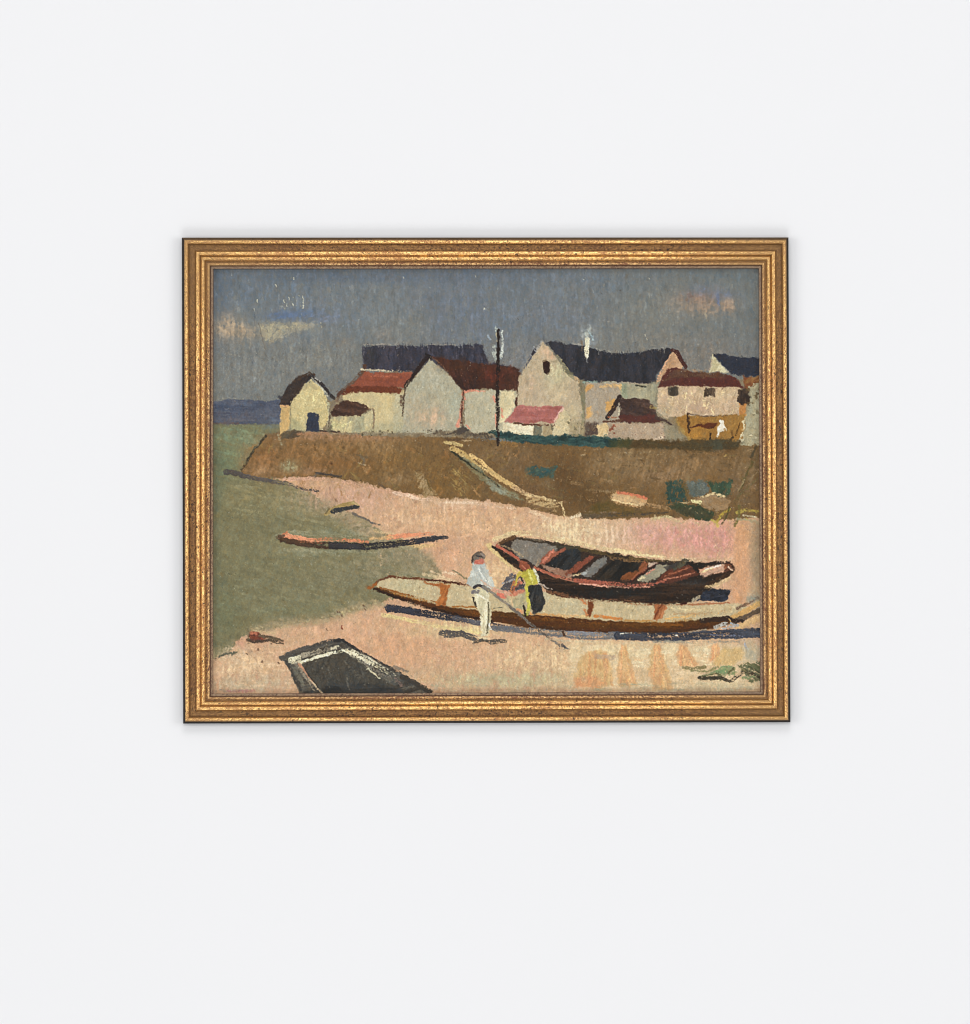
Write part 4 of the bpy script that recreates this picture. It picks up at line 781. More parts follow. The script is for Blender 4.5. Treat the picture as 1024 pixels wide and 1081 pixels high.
# @@BOATS
def paint_boats():
    # thin orange boat on the water
    K(S(291, 567, 310, 562, 360, 565, 400, 570, 440, 563), 5, (152, 150, 126), dry=.45, op=.55); K(S(300, 580, 350, 582, 400, 583, 450, 576), 3, (148, 144, 118), dry=.5, op=.6); K(S(420, 572, 440, 577, 465, 575), 4, (206, 172, 120), dry=.35, op=.75)
    K(S(296, 568, 310, 572, 330, 574.6, 360, 576.6), 7, (64, 48, 40), dry=.12, c2=(80, 58, 44), h=.2); K(S(350, 576, 385, 577, 410, 575.4, 440, 571.4, 458, 568.4), 8, (44, 42, 44), w1=5.6, dry=.1, c2=(58, 56, 60), h=.2); K(S(440, 571, 460, 568, 472, 567), 5, (52, 54, 60), w1=3, dry=.15)
    K(S(300, 565, 315, 568, 330, 570, 350, 569, 372, 570.5, 388, 572), 4.6, (208, 132, 98), w1=3, dry=.15, c2=(218, 148, 116), h=.24); K(S(410, 567.5, 430, 565, 457, 563), 5, (214, 140, 108), w1=3, dry=.2, h=.24); K(S(390, 569, 414, 567), 3, (200, 162, 116), dry=.35, op=.8); K(S(293, 568, 300, 565), 3, (104, 78, 62), dry=.3); K(S(300, 563, 303, 562), 2, (196, 120, 88), dry=.2)
    K(S(318, 572, 340, 573), 1.2, (140, 92, 68), dry=.45, op=.7)
    # sand halo round the dark boat
    K(S(516, 576, 530, 589, 548, 604, 556, 616), 6, (212, 190, 134), dry=.3, op=.85); K(S(522, 570, 540, 563, 562, 563, 600, 572, 640, 580, 700, 588), 5, (214, 196, 152), dry=.35, op=.85); K(S(700, 590, 730, 591, 770, 590), 4, (204, 180, 146), dry=.4, op=.75); P(S(560, 560, 572, 556, 640, 575, 600, 574), (220, 206, 170), dens=.25, size=.9)
    # lower boat: hull and inside
    F(S(396, 619, 404, 611, 418, 608, 447, 611, 470, 615, 500, 619, 560, 622, 610, 629, 690, 636, 745, 637, 778, 637, 790, 640, 770, 652, 740, 656, 690, 659, 640, 657, 600, 653, 545, 649, 515, 645, 480, 643, 450, 637, 420, 628), (199, 182, 146), (188, 171, 138), ang=80, tl=3, tex=.05, h=.2)
    B(720, 645, 30, 8, (190, 172, 138), .6, ang=0); B(650, 642, 30, 7, (188, 172, 140), .5); B(600, 640, 18, 7, (190, 182, 154), .6); B(430, 618, 24, 8, (186, 180, 148), .5)
    P(S(410, 612, 500, 622, 500, 640, 430, 626), (214, 204, 166), dens=.2, size=.8); P(S(560, 628, 760, 640, 740, 654, 570, 646), (212, 198, 160), dens=.2, size=.8); P(S(410, 612, 760, 640, 740, 654, 430, 628), (154, 138, 104), dens=.13, size=.6, seed=2)
    K(S(708, 642, 735, 644, 770, 641), 1.6, (214, 194, 152), dry=.4); K(S(712, 648, 745, 648, 772, 643), 2, (168, 132, 92), dry=.45, op=.8); K(S(702, 653, 730, 650, 760, 648), 1.8, (206, 164, 106), dry=.4)
    F(S(394, 621, 402, 620.5, 420, 627, 445, 634, 470, 640, 490, 643, 520, 645, 545, 647.5, 580, 650.5, 600, 652, 650, 656, 700, 657, 740, 654, 778, 649, 784, 652, 776, 657, 764, 661, 745, 665, 700, 668.5, 650, 668, 600, 666, 560, 663, 520, 656, 485, 651, 455, 643, 425, 633, 404, 626), (92, 58, 24), (78, 46, 22), ang=175, tl=12, tex=.1, rough=.5, h=.22)
    K(S(395, 622, 420, 631, 450, 641, 485, 649.5, 520, 656), 2.6, (46, 29, 20), w1=3, dry=.1); K(S(560, 661, 600, 665, 650, 667, 700, 667.5, 745, 663), 2.4, (62, 40, 24), dry=.3); K(S(740, 655, 765, 653, 782, 652), 5, (54, 38, 30), dry=.15); K(S(560, 652, 600, 656, 660, 659.5, 720, 659), 3, (116, 72, 28), dry=.4, op=.8); K(S(490, 646.5, 520, 648, 555, 652), 3, (112, 68, 26), dry=.4, op=.8)
    K(S(402, 620, 425, 627, 450, 633.5, 470, 637.5), 2, (138, 88, 44), w1=1.4, dry=.25); K(S(415, 626, 440, 633, 465, 638, 480, 641), 1.2, (166, 116, 62), dry=.35)
    K(S(478, 640, 500, 641, 520, 643), 1.6, (152, 100, 50), dry=.35); K(S(560, 647.5, 590, 650, 620, 652.5), 2, (198, 146, 90), dry=.3); K(S(628, 650, 642, 652, 656, 654), 3, (192, 122, 66), dry=.3); K(S(656, 654.5, 690, 656, 730, 654), 2, (176, 132, 76), dry=.35); K(S(612, 651, 623, 651), 3, (208, 180, 130), dry=.2); K(S(590, 649, 610, 650.5), 2, (206, 168, 120), dry=.35)
    F(S(464, 616, 475, 617.5, 473, 626, 470, 640, 460, 638, 465, 628), (150, 86, 44), (168, 104, 58), ang=75, tl=3, tex=.08, h=.24); K(S(448, 614.5, 458, 617, 468, 619), 2.4, (152, 92, 52), dry=.35); K(S(461, 636, 466, 630), 2, (178, 116, 66), dry=.35)
    F(S(621, 634, 627, 634.5, 626, 644, 623, 652, 619, 650, 621, 641), (134, 76, 40), (112, 60, 32), ang=80, tl=3); K(S(614, 634, 619, 637), 3, (182, 116, 76), dry=.4); K(S(617, 644, 619, 649), 2.4, (190, 122, 78), dry=.35)
    F(S(690, 638, 704, 637, 702, 645, 698, 654, 689, 655, 691, 646), (162, 98, 62), (184, 124, 84), ang=75, tl=3); K(S(699, 637, 694, 646, 691, 653), 1.6, (108, 58, 36), dry=.25)
    K(S(392, 620, 402, 612, 412, 608.5, 420, 609), 2, (96, 56, 36), dry=.3); K(S(389, 620.5, 397, 617), 4, (146, 90, 48), w1=3, dry=.2); K(S(420, 609.5, 445, 611, 460, 613.5, 485, 616, 500, 618), 2, (96, 56, 34), w1=2.2, dry=.35); K(S(450, 612, 475, 614.5, 498, 618), 2, (72, 40, 24), dry=.2); P(S(420, 608, 455, 610, 455, 614, 420, 612), (170, 120, 100), dens=.3, size=.7)
    K(S(594, 630, 630, 634, 670, 638, 720, 638.5, 770, 636.5), 1.5, (144, 90, 62), dry=.45, op=.8)
    # right end: oars and plank
    K(S(778, 642, 790, 637, 800, 631), 2.4, (112, 88, 74), dry=.4); K(S(771, 653, 784, 647, 806, 634), 5.6, (208, 172, 112), dry=.15, c2=(190, 150, 96), h=.26); K(S(776, 656, 788, 651, 806, 642), 5, (88, 74, 62), dry=.25); K(S(780, 662, 792, 656, 806, 650), 6.5, (192, 158, 112), w1=7, dry=.2, c2=(206, 172, 128)); B(794, 632, 7, 4, (138, 142, 132), .75)
    K(S(755, 662, 765, 658), 3.4, (168, 166, 162), dry=.4); K(S(764, 663, 776, 661), 2.4, (158, 162, 166), dry=.45); K(S(772, 658, 779, 660), 2.6, (148, 158, 168), dry=.4); P(S(752, 656, 780, 657, 778, 665, 752, 664), (206, 206, 204), dens=.16, size=.6); K(S(768, 651, 774, 655, 784, 656), 3, (48, 36, 32), dry=.15)
    # shadow under the lower boat
    K(S(404, 649, 440, 656, 480, 664, 510, 668), 4, (214, 200, 142), dry=.3, op=.8)
    K(S(410, 642, 425, 643.5, 440, 646, 460, 649.5, 485, 653.5), 8, (42, 44, 54), w1=6.6, dry=.07, c2=(56, 58, 70), h=.2); K(S(480, 653, 505, 657.5, 530, 661.5, 552, 664), 6, (48, 50, 62), w1=4, dry=.3, c2=(90, 90, 98)); K(S(522, 663, 550, 665, 580, 668, 612, 671, 655, 671), 6, (118, 116, 114), w1=8, dry=.25, c2=(96, 98, 106)); K(S(600, 668, 640, 670, 660, 671), 4, (126, 128, 136), dry=.35)
    K(S(652, 671, 680, 672, 715, 672, 750, 670, 806, 668), 8.4, (46, 50, 62), w1=10, dry=.1, c2=(66, 70, 82), h=.2); K(S(690, 677, 730, 678, 780, 677), 2.4, (132, 130, 120), dry=.4, op=.8); K(S(655, 669, 666, 667.5), 1.2, (206, 202, 190), dry=.35); K(S(728, 667, 745, 664.5), 1.3, (156, 140, 122), dry=.35); K(S(713.5, 670.5, 714.5, 671), 1.6, (226, 222, 210), dry=0); K(S(750, 670, 790, 672), 1.4, (112, 118, 140), dry=.5, op=.7)
    K(S(600, 677, 640, 677.5, 690, 679), 2, (196, 182, 150), dry=.4, op=.8); K(S(575, 674, 600, 677), 2, (172, 164, 142), dry=.45, op=.7)
    # upper dark boat
    F(S(524, 575, 534, 569, 546, 567, 575, 571, 603, 576, 640, 583, 680, 590, 722, 593, 745, 594, 768, 593, 774, 599, 760, 608, 738, 612, 710, 617, 680, 621, 655, 620, 625, 617, 600, 613, 580, 607, 562, 598, 545, 590), (62, 48, 40), (50, 42, 38), ang=20, tl=5, tex=.1, h=.16)
    F(S(540, 571, 549, 568.5, 575, 573.5, 590, 576, 588, 581, 579, 590, 568, 598, 558, 592, 546, 587, 539, 579), (130, 124, 116), (120, 114, 108), ang=30, tl=1.5, tex=.06, h=.18); P(S(542, 572, 586, 577, 566, 594, 545, 585), (150, 146, 140), dens=.2, size=.7)
    K(S(526, 575.5, 533, 570.5, 543, 567), 3.6, (92, 66, 44), dry=.3); K(S(548, 568, 566, 571, 590, 574.5, 612, 578), 2.6, (62, 52, 42), w1=4, dry=.3); K(S(555, 568, 575, 571.5), 1.4, (100, 88, 74), dry=.45); F(S(585, 575, 612, 577, 612, 583, 596, 582, 590, 579), (52, 50, 44), (70, 64, 50), ang=20)
    F(S(575, 597, 584, 590, 596, 581, 613, 579, 613, 591, 604, 599, 598, 601.5, 588, 600), (36, 37, 38), (46, 48, 50), ang=45, tl=3, tex=.12, h=.16)
    F(S(579, 582, 584, 580, 588, 582, 596, 577.5, 597, 580, 585, 588, 575, 596, 569, 596, 572, 589), (152, 90, 72), (134, 76, 60), ang=40, tl=5, h=.22); K(S(584, 581, 580, 586, 573, 593), 3, (196, 122, 102), w1=2, dry=.2); K(S(570, 590, 566, 597), 2.4, (152, 132, 110), dry=.35)
    F(S(572, 596, 590, 600, 602, 603, 606, 608, 600, 611, 585, 606, 574, 600), (160, 130, 112), (140, 104, 88), ang=20, tl=4); K(S(598, 606, 604, 601, 612, 594), 3, (124, 70, 54), dry=.2); K(S(606, 607, 613, 606), 1.6, (206, 180, 140), dry=.25)
    F(S(602, 606, 609, 597, 622, 586, 628, 587.5, 620, 595, 611, 603), (136, 76, 60), (120, 64, 50), ang=45, tl=5, h=.2); K(S(611, 603, 620, 596, 631, 588), 1.6, (52, 36, 30), dry=.15); F(S(613, 606, 622, 599, 634, 588.5, 641, 587, 640, 594, 630, 603, 624, 609, 616, 608), (122, 120, 116), (110, 106, 104), ang=40, tl=3, h=.2); K(S(616, 606, 620, 603), 3, (150, 152, 150), dry=.3)
    F(S(626, 610, 634, 602, 641, 594, 648, 591.5, 674, 594, 674, 602, 664, 606, 655, 612, 640, 612), (36, 35, 33), (50, 44, 38), ang=45, tl=4, tex=.12, h=.16); K(S(645, 589, 662, 591, 682, 592.5), 3.4, (116, 90, 62), dry=.4)
    F(S(655, 612, 661, 605, 673, 603, 677, 594, 684, 594, 683, 600, 675, 607, 668, 613), (128, 76, 46), (146, 88, 66), ang=45, tl=4, h=.2); F(S(683.5, 593.5, 695, 594.5, 688, 598, 684.5, 599.5), (202, 186, 164), (190, 160, 144), ang=30); K(S(664, 616, 676, 606, 686, 600, 695, 594.5), 1.5, (60, 34, 28), dry=.1)
    F(S(671, 613, 682, 605, 696, 595.5, 707, 597, 702, 604, 693, 611, 684, 614), (154, 148, 128), (138, 132, 116), ang=40, tl=3, h=.22); K(S(683, 606, 690, 601), 2, (196, 136, 116), dry=.3); K(S(674, 612, 680, 609), 2, (206, 192, 156), dry=.25)
    F(S(693, 613, 702, 604, 708, 598, 716, 597, 728, 597, 740, 600, 738, 607, 718, 613, 700, 616), (104, 58, 44), (82, 48, 38), ang=25, tl=6, tex=.1); K(S(702, 608, 716, 603, 732, 598), 1.4, (146, 88, 66), dry=.3); K(S(700, 612, 720, 608, 733, 605), 1.4, (172, 112, 90), dry=.35); F(S(726, 593, 745, 594.5, 743, 599, 738, 601, 738, 607, 732, 601), (38, 33, 30), ang=0); F(S(706, 597, 716, 593, 724, 589.5, 728, 591, 722, 597, 712, 602), (84, 82, 68), (62, 58, 50), ang=30, dry=.15); F(S(700, 599, 712, 595, 716, 596, 706, 602), (66, 62, 60), op=.8)
    K(S(612, 580, 640, 585, 665, 589), 4, (66, 54, 38), w1=3, dry=.2, c2=(84, 70, 46)); K(S(665, 588.5, 690, 591.5, 722, 593.5), 2, (92, 76, 50), dry=.25); K(S(725, 594, 745, 596, 760, 594, 770, 593), 2.2, (40, 32, 28), dry=.15)
    F(S(520, 577, 524, 576.5, 536, 584.5, 548, 592, 560, 598, 580, 607.5, 600, 613.5, 625, 617, 655, 620.5, 690, 619.5, 715, 614.5, 738, 607, 750, 605, 775.5, 600, 774, 604, 765, 611, 756, 617, 748, 624, 740, 632, 728, 636, 700, 637.5, 665, 636, 630, 632.5, 600, 630, 588, 629, 575, 621, 560, 609, 548, 602, 534, 592), (44, 34, 28), (60, 43, 32), ang=5, tl=10, tex=.14, rough=.5, h=.2)
    B(660, 626, 40, 4, (36, 40, 42), .7, ang=0); B(735, 615, 20, 4, (60, 62, 66), .5, ang=20); K(S(578, 625, 600, 630, 640, 633, 690, 637), 3, (76, 46, 32), dry=.4, op=.9); K(S(745, 618, 756, 613, 768, 607), 4, (62, 44, 32), dry=.3); P(S(580, 612, 740, 622, 730, 634, 600, 628), (92, 84, 78), dens=.07, size=.5); K(S(640, 632.5, 665, 634, 690, 633), .9, (108, 76, 58), dry=.4); K(S(578, 624, 600, 629), 3, (104, 70, 50), dry=.4)
    K(S(524.5, 576, 536, 583, 549, 591), 3, (198, 122, 102), w1=2.4, dry=.15, c2=(170, 92, 76), h=.26); K(S(563, 598.5, 580, 606, 597, 611, 612, 613.5), 3, (188, 118, 96), dry=.2, c2=(160, 92, 74), h=.26); K(S(608, 613, 630, 615, 650, 616.5, 668, 617.5, 690, 616.5, 702, 613), 5, (168, 98, 82), w1=3, dry=.15, c2=(146, 82, 68), h=.24); K(S(612, 616, 635, 618.5, 660, 620.3, 685, 619.5), 1.5, (214, 152, 132), dry=.25, h=.28); K(S(520, 577, 524, 580), 2.4, (44, 34, 28), dry=.1); K(S(526, 574.5, 540, 580, 552, 587), 1.4, (176, 150, 116), dry=.45, op=.7)
    F(S(738, 602, 745, 598.5, 757, 596.5, 765, 595, 767, 598, 764, 604, 752, 606, 744, 609.5, 738.5, 607), (202, 164, 142), (188, 142, 118), ang=12, tl=5, tex=.08, h=.26); K(S(745, 601, 760, 597), 1.6, (224, 204, 192), dry=.3); K(S(740, 604, 752, 600), 1.4, (216, 196, 152), dry=.35); F(S(764, 595, 769, 593, 774, 596, 774.5, 601, 769, 603, 765, 603), (140, 88, 64), (86, 54, 42), ang=45, tl=2, tex=.15); K(S(766, 594, 772, 595, 774.5, 599), 2, (58, 38, 30), dry=.15); K(S(769, 599, 773, 602), 1.8, (206, 172, 148), dry=.25)
    F(S(744, 623, 752, 622, 771, 622.5, 770, 629, 765, 635, 748, 635, 736, 634, 739, 629), (36, 40, 50), (48, 52, 64), ang=0, tl=2, tex=.14, h=.2); K(S(745, 620, 758, 617, 770, 610), 3.4, (212, 184, 142), dry=.3, op=.8); K(S(731, 634, 738, 630), 3, (190, 178, 154), dry=.35, op=.8); P(S(728, 626, 738, 624, 736, 636, 728, 636), (190, 168, 140), dens=.2, size=.7); K(S(720, 637, 724, 636.5), 2, (58, 28, 22), dry=.1)
    # man in the white shirt
    F(S(529, 622, 532, 613, 537, 606, 543, 604.5, 549, 608, 549, 616, 555, 617, 554, 624, 545, 626, 529, 624), (62, 61, 68), (84, 81, 86), ang=30, tl=2, tex=.16, dry=.05, rough=1.4); K(S(530, 616, 543, 611), 1.4, (150, 146, 146), dry=.4)
    K(S(519, 622, 530, 626, 545, 626), 5, (206, 152, 132), dry=.35, op=.85); K(S(526, 628, 533, 630), 4.4, (208, 118, 100), dry=.15); K(S(540, 628, 552, 624), 3.6, (186, 120, 98), dry=.3); K(S(541, 626, 545, 617, 552, 613), 2.2, (164, 98, 74), dry=.2)
    F(S(541, 634, 548, 627, 555, 626, 556, 636, 551, 644, 542, 642), (168, 162, 132), (184, 172, 138), ang=60, tl=2); K(S(541, 640, 541, 628), 1.4, (206, 172, 132), dry=.35, op=.7); K(S(546, 644, 552, 646), 3, (206, 148, 108), dry=.3)
    F(S(498, 594, 505, 592, 511, 595, 516, 602, 519, 610, 523, 619, 518, 622, 510, 619, 500, 619, 492, 617, 495, 608, 498, 602), (180, 185, 181), (194, 197, 190), ang=120, tl=3, tex=.06, h=.34); F(S(493, 612, 500, 608, 508, 612, 506, 619, 498, 619), (170, 172, 164), op=.6); K(S(505, 601, 512, 612, 519, 620), 1.6, (206, 208, 202), dry=.35); K(S(508, 612, 512, 616, 520, 621), 1.6, (196, 168, 150), dry=.35); K(S(501, 603, 507, 609), 1.2, (156, 160, 158), dry=.4, op=.7)
    F(S(500, 591, 505, 590, 511, 589, 511, 594, 507, 596, 501, 595), (198, 122, 106), (180, 100, 88), ang=20, tl=1.5, rough=.5, h=.3); F(S(497.5, 594, 498, 587, 502, 583.5, 507, 582.5, 511.5, 585, 512, 590, 507, 589.5, 502, 591, 500, 594), (92, 82, 76), (112, 102, 94), ang=30, tl=2, rough=.7, h=.3); K(S(499, 588, 498.3, 594), 1.8, (62, 54, 52), dry=.15); K(S(503, 587, 509, 588), 1.3, (62, 56, 54), dry=.3); K(S(508, 585, 511, 587), 1.6, (142, 130, 124), dry=.3)
    K(S(478, 602, 485, 606, 493, 611), 1.4, (124, 116, 92), dry=.2); K(S(468, 604, 480, 606), 3, (218, 196, 168), dry=.4, op=.7)
    F(S(500, 622, 506, 621, 514, 622, 516, 630, 518.5, 640, 518.5, 655, 516.5, 668, 514, 672, 508, 672, 507, 660, 506.5, 648, 502.5, 640, 501, 630), (208, 200, 168), (222, 214, 186), ang=85, tl=4, tex=.06, h=.4); K(S(515.5, 636, 516, 652, 514, 668), 1.9, (98, 90, 70), dry=.3); K(S(517.5, 642, 517.6, 656), 1.6, (192, 182, 150), dry=.25); K(S(505, 628, 512, 632), 2, (230, 222, 200), dry=.25); K(S(500, 631, 502, 640), 1.8, (58, 52, 44), dry=.25); K(S(510, 645, 511, 666), 1.3, (182, 172, 138), dry=.4, op=.7); K(S(517, 658, 518, 664), 1.8, (214, 210, 196), dry=.3)
    K(S(501, 620, 505, 618, 511, 619), 3, (52, 50, 56), dry=.1); K(S(499, 625, 505, 624), 3.2, (112, 108, 112), dry=.25); K(S(510, 620, 515, 624), 2, (112, 108, 112), dry=.3)
    # shadow scribbles
    K(S(467, 668, 478, 669, 486, 668, 495, 671, 505, 674), 7, (98, 92, 86), w1=3, dry=.3, c2=(78, 74, 74)); K(S(470, 672, 485, 671, 502, 675), 3, (84, 80, 78), dry=.35); K(S(502, 678, 508, 675, 516, 677, 526, 676, 534, 677), 3, (82, 76, 70), dry=.35); K(S(500, 679, 512, 676, 518, 680, 530, 678), 1.2, (80, 74, 66), dry=.3); K(S(505, 672.5, 514, 674), 2, (212, 192, 156), dry=.3)
    # the stick between the men
    K(S(511, 619, 520, 626, 530, 634, 540, 641), 3, (128, 120, 112), w1=2, dry=.2); K(S(538, 640, 550, 650, 562, 660, 575, 670, 586, 677), 2.8, (92, 86, 82), w1=2.6, dry=.15, c2=(112, 104, 98)); K(S(584, 676, 591, 682), 2, (118, 110, 102), dry=.35); K(S(594, 681, 599, 684.5), 3, (78, 76, 78), w1=1.6, dry=.15); K(S(594, 667, 596, 672), 2.2, (72, 50, 36), dry=.15); K(S(533, 628, 541, 641), 1.2, (150, 138, 118), dry=.4, op=.7); K(S(521, 642, 530, 641), 1, (110, 108, 92), dry=.35)
    # man in the yellow shirt
    F(S(548, 594, 551, 591, 556, 592, 561, 596, 560, 600, 557, 603, 551, 602, 548, 599), (152, 86, 66), (134, 74, 56), ang=40, tl=1.5, rough=.5, h=.3); K(S(550, 590.5, 553, 589.5, 557, 592.5), 1.8, (54, 40, 34), dry=.1); K(S(558, 595, 562, 598), 2.4, (58, 44, 38), dry=.15); K(S(551, 597, 555, 600), 1.6, (176, 108, 88), dry=.3)
    F(S(549, 603, 555, 603, 560, 599.5, 564, 601, 567, 608, 567.5, 616, 562, 618, 556, 620, 554, 613, 550, 608), (194, 186, 82), (178, 168, 68), ang=70, tl=4, tex=.07, h=.38); K(S(558, 603, 562, 614), 1.8, (208, 202, 116), dry=.3); K(S(563.5, 601, 567, 608, 569, 616), 2.4, (208, 210, 186), dry=.2, h=.36)
    K(S(549, 605, 546, 609, 543, 617), 3, (192, 172, 76), w1=2.2, dry=.15); K(S(543, 613, 541, 619, 539, 624), 2, (168, 108, 72), dry=.25); K(S(550, 610, 552, 615), 1.6, (60, 54, 52), dry=.2); K(S(548, 614, 550, 616), 2, (196, 124, 104), dry=.25)
    F(S(556, 620, 562, 617.5, 569, 616, 573, 620, 574.5, 630, 575, 638, 571, 645, 564, 649, 561, 645, 558, 634), (44, 46, 48), (58, 58, 58), ang=80, tl=4, tex=.16, h=.36); P(S(560, 630, 572, 630, 570, 646, 562, 648), (112, 108, 96), dens=.2, size=.5, ang=75, stretch=4)
    K(S(555.5, 620, 557, 632, 559, 642, 556, 648), 3, (192, 186, 84), w1=3.6, dry=.2); K(S(553.4, 640, 554.5, 650), 2.2, (44, 40, 34), dry=.1); K(S(570, 616, 576, 620, 583, 622), 2.2, (164, 150, 140), w1=1, dry=.25); K(S(575, 626, 577, 634), 3, (186, 176, 148), dry=.35, op=.8); K(S(546, 589, 552, 594), 1.2, (150, 92, 74), dry=.3, op=.7)
    # beached dark boat, bottom left
    F(S(297, 694, 302, 690, 320, 683, 345, 677, 356, 674.5, 365, 678, 374, 684.5, 388, 692, 410, 703, 432, 716, 458, 730, 440, 740, 320, 740, 312, 722, 306, 706), (76, 73, 69), (92, 89, 83), ang=20, tl=6, tex=.1, rough=.7, h=.2)
    F(S(317, 700, 345, 692, 362, 688, 366, 690, 378, 698, 396, 711, 414, 724, 424, 736, 340, 736, 330, 716), (82, 79, 73), (68, 65, 60), ang=60, tl=4, tex=.12); F(S(340, 724, 356, 720, 400, 722, 425, 728, 425, 740, 340, 740), (50, 50, 50), (64, 64, 64), ang=5, tl=6, op=.85, soft=2); K(S(345, 726, 358, 727), 5, (40, 41, 42), dry=.45, op=.7)
    K(S(297, 694, 312, 688, 330, 682.5, 348, 677.5, 358, 676), 5, (68, 66, 64), dry=.15, c2=(86, 82, 78)); K(S(352, 676, 362, 676, 372, 683, 390, 693), 2.6, (48, 46, 46), dry=.12); K(S(386, 690.5, 405, 701, 425, 711), 2, (58, 56, 54), dry=.2); K(S(415, 704, 425, 707, 430, 709), 3, (112, 104, 94), dry=.4, op=.8); K(S(304, 701, 310, 714, 318, 728), 2.6, (66, 64, 62), dry=.2); K(S(424, 714, 440, 722, 454, 730), 5, (62, 58, 54), dry=.2)
    K(S(307, 697, 322, 691.5, 340, 687, 354, 684), 4.6, (150, 142, 126), dry=.4); K(S(306.5, 697, 316, 694), 4.6, (208, 202, 176), dry=.15, h=.3); K(S(308, 700, 318, 697.5), 2.4, (186, 178, 152), dry=.3); K(S(317, 699.5, 335, 693.5, 350, 689.5, 361, 687.5), 3, (204, 198, 166), dry=.2, h=.3); K(S(328, 690, 345, 686, 356, 682), 1.5, (118, 110, 98), dry=.35); K(S(350, 685, 357, 682), 2.4, (196, 190, 166), dry=.3)
    K(S(366, 686.5, 380, 693.5, 396, 702, 412, 712), 3.6, (208, 200, 170), w1=2.4, dry=.3, h=.3); K(S(372, 686, 390, 695, 406, 704.5, 417, 712), 1.8, (196, 190, 168), dry=.3); K(S(370, 691, 385, 701, 402, 713, 414, 721), 2, (140, 134, 118), dry=.4); K(S(388, 706, 396, 712, 401, 716), 2.4, (206, 198, 170), w1=1.4, dry=.15, h=.3); K(S(384, 699, 400, 710, 416, 718, 430, 728), 2, (116, 110, 102), dry=.4); K(S(418, 716, 424, 724), 3, (124, 104, 98), dry=.45, op=.8); P(S(362, 684, 372, 686, 384, 698, 372, 694), (170, 164, 146), dens=.2, size=.7)
    K(S(316, 701, 324, 711, 331, 722), 3.2, (176, 134, 110), w1=2, dry=.25); K(S(312, 700, 322, 714, 332, 728), 2, (136, 126, 112), dry=.35); K(S(322, 706, 336, 726), 1.3, (52, 50, 46), dry=.25); K(S(310, 704, 320, 722), 3, (104, 102, 92), dry=.4); K(S(326, 716, 340, 732), 1.5, (178, 160, 134), dry=.4)
    for k in range(26):
        x = rng.uniform(325, 385); y = rng.uniform(696, 716); K(S(x, y, x + rng.uniform(1, 5), y + rng.uniform(6, 14)), 1.3, ((104, 100, 92), (52, 50, 48))[k % 2], dry=.5, op=.6, seed=k)
    K(S(362, 686, 374, 691, 390, 700), 2.6, (222, 214, 188), dry=.2, h=.35); K(S(320, 698, 340, 692, 356, 689), 2.2, (222, 216, 192), dry=.2, h=.35)
    # bits of flotsam, left
    K(S(262, 676, 272, 677, 285, 676, 298, 677), 4, (74, 60, 52), w1=2, dry=.35); K(S(276, 671, 288, 673, 299, 676), 3, (84, 70, 58), w1=1.6, dry=.3); F(S(262, 668, 268, 666, 275, 669, 282, 673, 276, 677, 266, 676, 262, 672), (140, 76, 58), (104, 58, 46), ang=160, tl=2, tex=.14); K(S(264, 668, 270, 669), 2.4, (168, 104, 82), dry=.2); K(S(274, 671, 285, 674, 298, 675), 2.6, (96, 82, 66), w1=1.2, dry=.35); K(S(262, 677, 275, 677, 284, 676), 2, (72, 58, 50), dry=.3); K(S(284, 676, 292, 679, 299, 679), 1.5, (86, 72, 58), dry=.35); K(S(262, 665, 262, 677), 2, (96, 88, 70), dry=.45, op=.7); K(S(268, 666, 290, 668), 2, (190, 168, 132), dry=.45, op=.7)
    P(S(262, 674, 300, 674, 300, 682, 264, 680), (86, 70, 58), dens=.28, size=.7, op=.8); B(254, 679, 5, 5, (198, 138, 118), .7)
    for x, y in ((232, 693), (236, 691), (241, 690), (247, 688.5), (245, 691)):
        K(S(x, y, x + 3, y - 1), 2.4, (84, 84, 72), dry=.2, op=.85)
    for x, y in ((358, 645), (360, 649), (384, 639), (385, 643), (356, 645), (361, 662), (272, 685), (260, 690), (277, 698), (294, 699), (345, 664)):
        K(S(x, y, x + .7, y + 1.2), 1.4, (96, 72, 58), dry=.1, op=.8)
    K(S(361, 660, 361.6, 663), 1.3, (134, 72, 54), dry=.1); K(S(232, 729, 262, 729), 2, (152, 142, 132), dry=.5, op=.8); K(S(240, 728, 244, 730, 268, 729), 2.4, (176, 118, 112), dry=.5, op=.7)
    # orange tongues of sand, bottom right
    F(S(600, 679, 800, 681, 800, 725, 600, 728), (214, 190, 152), (219, 200, 164), ang=0, tl=4, tex=.04, op=.7, soft=4, h=.2)
    for k in range(90):
        x = rng.uniform(664, 752); y = rng.uniform(684, 704); K(S(x, y, x + rng.uniform(5, 12), y + rng.uniform(-.6, .6)), 1, (224, 210, 178) if k % 3 else (200, 166, 130), dry=.4, op=.6, seed=k)
    F(S(613, 692, 622, 687, 634, 684, 642, 690, 646, 712, 648, 724, 628, 726, 606, 724, 609, 706), (208, 156, 110), (202, 170, 122), ang=85, tl=7, soft=1.6, rough=1.6, op=.9); F(S(606, 716, 628, 713, 640, 722, 630, 727, 605, 726), (208, 146, 108), ang=10, op=.6, soft=2)
